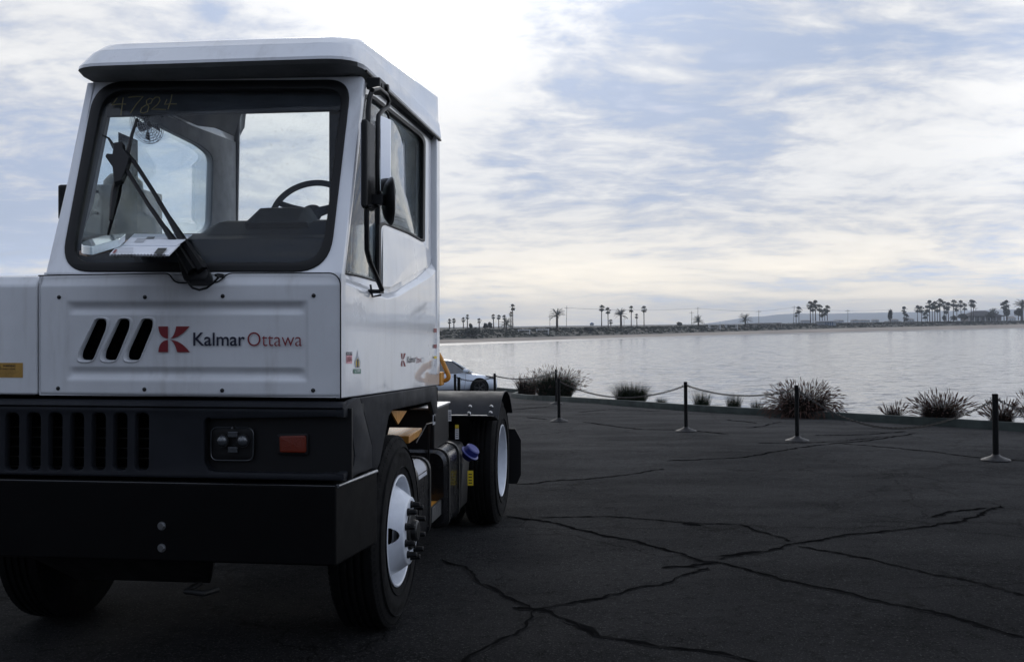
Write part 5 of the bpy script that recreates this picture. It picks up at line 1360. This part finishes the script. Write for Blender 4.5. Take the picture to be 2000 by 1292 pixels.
palm(1456, 616, 639, 'd', 'low date palm right of the two white pergolas', 24, 1.20); palm(1996, 588, 622, 'd', 'large date palm cut by the right edge of the picture', 30, 1.25); palm(1940, 603, 612, 'd', 'date palm poking over the right end of the hipped roof', 17, 1.5)
# round trees and shrubs
def leafball(rs, n, rx, ry, rz, sz):
    mb = MB(); lumps = [(V((rs.uniform(-.55, .55)*rx, rs.uniform(-.5, .5)*ry, rs.uniform(-.2, .6)*rz)), rs.uniform(.4, .7)) for _ in range(9)]
    for i in range(n):
        c, k = rs.choice(lumps); d = V((rs.gauss(0, 1), rs.gauss(0, 1), rs.gauss(0, 1))).normalized()*rs.uniform(.6, 1.0)
        p = c+V((d.x*rx*k, d.y*ry*k, d.z*rz*k)); a = V((rs.gauss(0, 1), rs.gauss(0, 1), rs.gauss(0, .6))).normalized(); b = a.cross(V((rs.gauss(0, 1), rs.gauss(0, 1), rs.gauss(0, 1)))).normalized()
        s_ = sz*rs.uniform(.6, 1.5); mb.add([p-a*s_, p-b*s_*.6, p+a*s_, p+b*s_*.6], [(0, 1, 2, 3)])
    return mb
def roundtree(px, top, base, wpx, label, fac=1.25, shrub=False):
    Y = shoreY(px)*fac; b = farpt(px, base, Y); hh = farpt(px, top, Y).z-b.z; r = wpx/F*Y/2; rs = random.Random(int(px))
    e = empty('shrub' if shrub else 'round_tree', b); tag(e, label, 'shrub' if shrub else 'tree')
    f0 = 0 if shrub else .2
    o = leafball(rs, 700, r*1.0, r*.9, hh*(1-f0)*.62, max(.25, hh*.07)).build('crown', 'shrub_leaf', e, fix=False); o.location = (0, 0, hh*(f0+(1-f0)*.42))
    MB().tube([V((0, 0, -1)), V((0, 0, hh*.3)), V((r*.2, 0, hh*.6))], [hh*.05, hh*.04, hh*.02], 7).tube([V((0, 0, hh*.25)), V((-r*.4, 0, hh*.6))], [hh*.03, hh*.015], 6).build('trunk', 'palm_bark', e)
for q in ((1881, 611, 627, 20, 'dark round tree in front of the left end of the hipped roof house'), (1936, 608, 625, 24, 'wide dark dome shaped tree in front of the right end of the house'),
          (1967, 600, 622, 15, 'dark tree under the two bushy palms right of the house'), (1989, 602, 622, 17, 'dark round tree left of the large date palm at the picture edge'),
          (1739, 607, 628, 9.5, 'lone oval tree in front of a crossarm pole')): roundtree(*q)
for q in ((923, 641, 657, 32, 'dark wide shrub at the left end of the embankment', 1.17), (949, 632, 641, 10, 'low windblown shrub on the left skyline', 1.3), (957, 630, 641, 8, 'taller windblown shrub beside a low one on the left skyline', 1.3),
          (920, 632, 641, 8, 'small shrub on the skyline below the shaggy palms', 1.3), (1325, 629, 637, 15, 'flat topped dark shrub on the bare middle skyline', 1.3), (1150, 639, 648, 22, 'low shrub below the pale blue hut', 1.19), (1862, 615, 627, 12, 'dark shrub at the right foot of the big grove', 1.25), (1845, 617, 628, 9, 'small shrub below the right half of the grove', 1.22), (1560, 630, 638, 60, 'long low hedge left of the low pale building', 1.24)):
    roundtree(*q[:5], fac=q[5], shrub=True)
# scrub on the bank (too many to count)
mb = MB(); rs = random.Random(5)
for i in range(5200):
    px = rs.uniform(780, 2120); f = 1.165+rs.random()*.075; Y = shoreY(px)*f
    b0, t0, t1 = zsand(px, Y), zsand(px, Y)*.45+ztop(px, Y)*.55, ztop(px, Y)
    z = b0+(t0-b0)*min(1, (f-1.16)/.03) if f < 1.19 else t0+(t1-t0)*min(1, (f-1.19)/.06)
    x = ray(px, 640).x*Y; s_ = rs.uniform(.2, .6)*(.55+Y/900)
    for k in range(4):
        a = rs.uniform(0, 3.14); d = V((math.cos(a), math.sin(a), 0)); c = V((x+rs.uniform(-s_, s_), Y+rs.uniform(-s_, s_), z-.1))
        mb.add([c-d*s_, c+d*s_, c+d*s_*.5+V((0, 0, s_*rs.uniform(.5, 1.1))), c-d*s_*.4+V((0, 0, s_*rs.uniform(.3, .9)))], [(0, 1, 2, 3)])
tag(mb.build('bank_scrub', 'shrub_leaf', fix=False), 'dry dark scrub covering the far embankment', 'scrub', kind='stuff')
# utility poles
pole_tops = {}
def upole(px, top, base, label, arm=True, fac=1.35, lean=0):
    Y = shoreY(px)*fac; b = farpt(px, base, Y); t_ = farpt(px+lean, top, Y)
    e = empty('utility_pole', b); tag(e, label, 'utility pole', 'poles along the far shore'); d = t_-b
    w = .9/F*Y/2
    MB().tube([V((0, 0, -1)), V((0, 0, 0)), d], [w, w, w*.75], 8).build('pole', 'pole_wood', e)
    if arm:
        L = 4.6/F*Y; MB().box((d.x-L, d.y-.1, d.z-.9), (d.x+L, d.y+.1, d.z-.9+w*1.0)).build('crossarm', 'pole_wood', e)
        for k in (-1, -.5, .5, 1): MB().lathe([(w*.35, 0), (w*.3, w*1.2), (0, w*1.3)], (d.x+k*L*.93, d.y, d.z-.9+w), 'z', 6).build('insulator', 'pole_wood', e)
    pole_tops[px] = t_
upole(1106, 597, 642, 'tall wooden pole right beside the biggest date palm', fac=1.22, lean=1.2); upole(1363, 599, 641, 'tall crossarm pole rising over the low date palm')
upole(1351, 607, 637, 'shorter pole left of the tall crossarm pole'); upole(1482, 605, 631, 'crossarm pole standing where the hill begins'); upole(1549.5, 597, 630, 'leaning crossarm pole left of the two slim palms', lean=2)
upole(1656, 604, 628, 'thin pole in front of the middle of the hill'); upole(1739, 602, 626, 'crossarm pole above the lone oval tree'); upole(1906, 600, 616, 'short crossarm pole right of the twin palms behind the roof', fac=1.5)
def lamp(px, top, base, label):
    Y = shoreY(px)*1.24; b = farpt(px, base, Y); h_ = farpt(px, top, Y).z-b.z; e = empty('lamp_post', b); tag(e, label, 'lamp post', 'lamp posts along the far shore')
    MB().tube([V((0, 0, -1)), V((0, 0, h_*.97)), V((.9, 0, h_))], [.10, .07, .05], 6).build('pole', 'pergola_dull', e); MB().box((.8, -.15, h_-.1), (1.6, .15, h_+.02)).build('lamp_head', 'pergola_dull', e, bevel=.03)
lamp(1074, 612, 642, 'pale lamp post just left of the biggest date palm'); lamp(1219, 621, 642, 'short pale lamp post right of the middle date palm')
for a, b in ((1106, 1363), (1363, 1482), (1482, 1549.5), (1656, 1739), (1549.5, 1656)):
    A_, B_ = pole_tops[a], pole_tops[b]; mb = MB()
    for k in (-1, 1): mb.tube([A_.lerp(B_, i/12)+V((k*.9, 0, -.7-4*(B_-A_).length*.006*(i/12)*(1-i/12))) for i in range(13)], .02, 4)
    names_ = {1106: 'biggest date palm pole and the tall crossarm pole', 1363: 'tall crossarm pole and the pole where the hill begins', 1482: 'pole where the hill begins and the leaning pole', 1656: 'thin hill pole and the oval tree pole', 1549.5: 'leaning pole and the thin hill pole'}
    tag(mb.build('power_line', 'gasket'), 'sagging wires between the '+names_[a], 'power line', 'power lines over the far shore')
# pergolas
def pergola(px, top, base, wpx, label, m='pergola_paint', fac=1.19):
    Y = shoreY(px)*fac; b = farpt(px, base, Y); hh = farpt(px, top, Y).z-b.z; w = wpx/F*Y; t_ = max(.22, hh*.11)
    e = empty('pergola', b); tag(e, label, 'pergola', 'beach pergolas on the far shore')
    for x in (-w/2, w/2-t_):
        for y in (0, 3.0): MB().box((x, y, -.5), (x+t_, y+t_, hh-t_*1.2)).build('post', m, e)
    for y in (0, 3.0): MB().box((-w/2-.2, y-.01, hh-t_*1.2), (w/2+.2, y+t_+.01, hh)).build('beam', m, e)
    for k in range(7): x = -w/2+w*k/6.3; MB().box((x, -.4, hh+.003), (x+.12, 3.6, hh+.14)).build('rafter', m, e)
    MB().box((-w/2+t_, 1.4, .35), (w/2-t_, 2.0, .45)).box((-w/4, 1.5, -.3), (-w/4+.1, 1.9, .35)).box((w/4, 1.5, -.3), (w/4+.1, 1.9, .35)).build('table', m, e)
pergola(1024, 643.5, 652, 23, 'white pergola left of the pair by the spreading date palm', fac=1.18); pergola(1060, 642.5, 652, 24, 'white pergola just left of the biggest date palm', fac=1.18)
pergola(1397, 633, 641.5, 22, 'white pergola right of the low date palm, left of two', fac=1.18); pergola(1430, 633, 641.5, 22, 'white pergola right of the low date palm, right of two', fac=1.18)
for k, (px, l) in enumerate(((1468, 'dull pergola right after the second low date palm'), (1484, 'dull pergola below the pole where the hill begins'), (1502, 'dull pergola third after the second low date palm'), (1520, 'dull pergola left of the leaning pole'), (1659, 'dull pergola below the thin hill pole'))): pergola(px, 631.5-k*.35, 638-k*.3, 13, l, 'pergola_dull')
for px, l in ((1737, 'grey pergola at the foot of the lone oval tree'), (1755, 'grey pergola left of the lone full crowned palm'), (1782, 'grey pergola right of the lone full crowned palm')): pergola(px, 627.5, 632.5, 10, l, 'pergola_dull')
# buildings
def farbox(px, w, top, base, fac, depth):
    Y = shoreY(px)*fac; b = farpt(px, base, Y); return b, w/F*Y, farpt(px, top, Y).z-b.z
b, w, h_ = farbox(1924, 72, 606.5, 627, 1.33, 12); hs = empty('beach_house', b); tag(hs, 'low beach house with a wide grey hipped roof beside the big palm grove', 'house')
MB().box((-w/2+1.5, 0, -1), (w/2-1.5, 12, h_*.42)).build('wall', 'house_wall', hs)
MB().loft([[V((-w/2, -1.5, h_*.42)), V((w/2, -1.5, h_*.42)), V((w/2, 13.5, h_*.42)), V((-w/2, 13.5, h_*.42))], [V((-w/2, -1.5, h_*.5)), V((w/2, -1.5, h_*.5)), V((w/2, 13.5, h_*.5)), V((-w/2, 13.5, h_*.5))], [V((-w*.18, 5, h_)), V((w*.10, 5, h_)), V((w*.10, 7, h_)), V((-w*.18, 7, h_))]]).build('roof', 'house_roof', hs)
for k in range(7): x = -w/2+1+k*(w-2)/6.3; MB().box((x, -1.2, -1), (x+.35, -.85, h_*.42-.01)).build('column', 'pergola_paint', hs)
for k in range(5): x = -w/2+3+k*(w-6)/5; MB().box((x, -.05, .6), (x+1.8, -.003, h_*.34)).build('window', 'car_glass', hs)
b, w, h_ = farbox(1616, 34, 626, 636, 1.2, 8); lb = empty('beach_building', b); tag(lb, 'long low pale building with blue shutters below the slim palms', 'building')
MB().box((-w/2, 0, -1), (w/2, 6, h_*.82)).build('wall', 'pale_wall', lb); MB().box((-w/2-1, -1, h_*.82), (w/2+1, 7, h_)).build('roof', 'pergola_paint', lb)
for k in range(4): x = -w*.12+k*w*.13; MB().box((x, -.06, .0), (x+w*.06, -.003, h_*.72)).build('shutter', 'shutter_blue', lb)
b, w, h_ = farbox(1156, 9, 629.5, 637.5, 1.5, 3); ht = empty('lifeguard_hut', b); tag(ht, 'small pale blue hut on the middle skyline', 'hut')
MB().loft([[V((x, y, h_*.3)) for x, y in ((-w*.3, -w*.3), (w*.3, -w*.3), (w*.3, w*.3), (-w*.3, w*.3))], [V((x, y, h_*.72)) for x, y in ((-w*.45, -w*.45), (w*.45, -w*.45), (w*.45, w*.45), (-w*.45, w*.45))]]).build('cabin', 'pale_wall', ht)
MB().loft([[V((x, y, h_*.72)) for x, y in ((-w*.5, -w*.5), (w*.5, -w*.5), (w*.5, w*.5), (-w*.5, w*.5))], [V((x, y, h_)) for x, y in ((-w*.1, -w*.1), (w*.1, -w*.1), (w*.1, w*.1), (-w*.1, w*.1))]]).build('roof', 'shutter_blue', ht)
for x in (-1, 1): MB().tube([V((x*w*.25, 0, -1.5)), V((x*w*.25, 0, h_*.3))], .12, 6).build('leg', 'pole_wood', ht)
for i, (px, w_, tp_, lab) in enumerate(((1575, 14, 624.5, 'distant pale roofed house left of the low blue shuttered building'), (1640, 16, 624, 'distant pale roofed house right of the blue shuttered building'), (1672, 12, 623.5, 'distant pale house right of the thin hill pole'), (1690, 18, 623.8, 'distant long pale house below the middle of the hill'),
        (1712, 10, 623, 'distant small bright house left of the oval tree'), (1748, 14, 622, 'distant pale house right of the oval tree'), (1778, 16, 621, 'distant gabled pale house left of the grove'), (1978, 13, 617, 'distant pale house right of the beach house'))):
    Y = shoreY(px)*2.2; b = farpt(px, 627.5, Y); ww = w_/F*Y; hh = farpt(px, tp_, Y).z-b.z; e = empty('distant_house', b); tag(e, lab, 'house', 'distant houses below the hill')
    MB().box((-ww/2, 0, -2), (ww/2, 8, hh*.6)).build('wall', 'pale_wall', e)
    MB().loft([[V((-ww/2-.5, -.5, hh*.6)), V((ww/2+.5, -.5, hh*.6)), V((ww/2+.5, 8.5, hh*.6)), V((-ww/2-.5, 8.5, hh*.6))], [V((-ww*.3, 3.8, hh)), V((ww*.3, 3.8, hh)), V((ww*.3, 4.2, hh)), V((-ww*.3, 4.2, hh))]]).build('roof', 'house_wall', e)
    for k in range(3): x = -ww/2+ww*(k+.3)/3; MB().box((x, -.05, .4), (x+ww*.1, -.003, hh*.45)).build('window', 'car_glass', e)
p = farpt(927, 654, shoreY(927)*1.17); bd = leafball; mb = MB().lathe([(0, -.5), (1.2, -.3), (1.5, .1), (1.1, .6), (.5, .85), (0, .9)], (0, 0, 0), 'z', 9); o = mb.build('boulder', 'pergola_dull', smooth=60); o.location = p; o.scale = (1, .8, .7); tag(o, 'pale rounded boulder at the foot of the wide dark shrub', 'boulder')

# ------------------------------------------------------------------ sea air
hz = MB().box((-5500, -200, -6), (7500, 6900, 120)).build('haze', None)
hm = bpy.data.materials.new('haze'); hm.use_nodes = True; g = NG(hm.node_tree); g.n.clear()
pv = g.new('ShaderNodeVolumePrincipled'); pv.inputs['Color'].default_value = (.80, .88, 1.0, 1); pv.inputs['Density'].default_value = .00022; pv.inputs['Anisotropy'].default_value = .3
o_ = g.new('ShaderNodeOutputMaterial'); g.l.new(pv.outputs[0], o_.inputs['Volume']); hz.data.materials.append(hm)
tag(hz, 'thin pale sea haze over the bay', 'haze', kind='stuff')
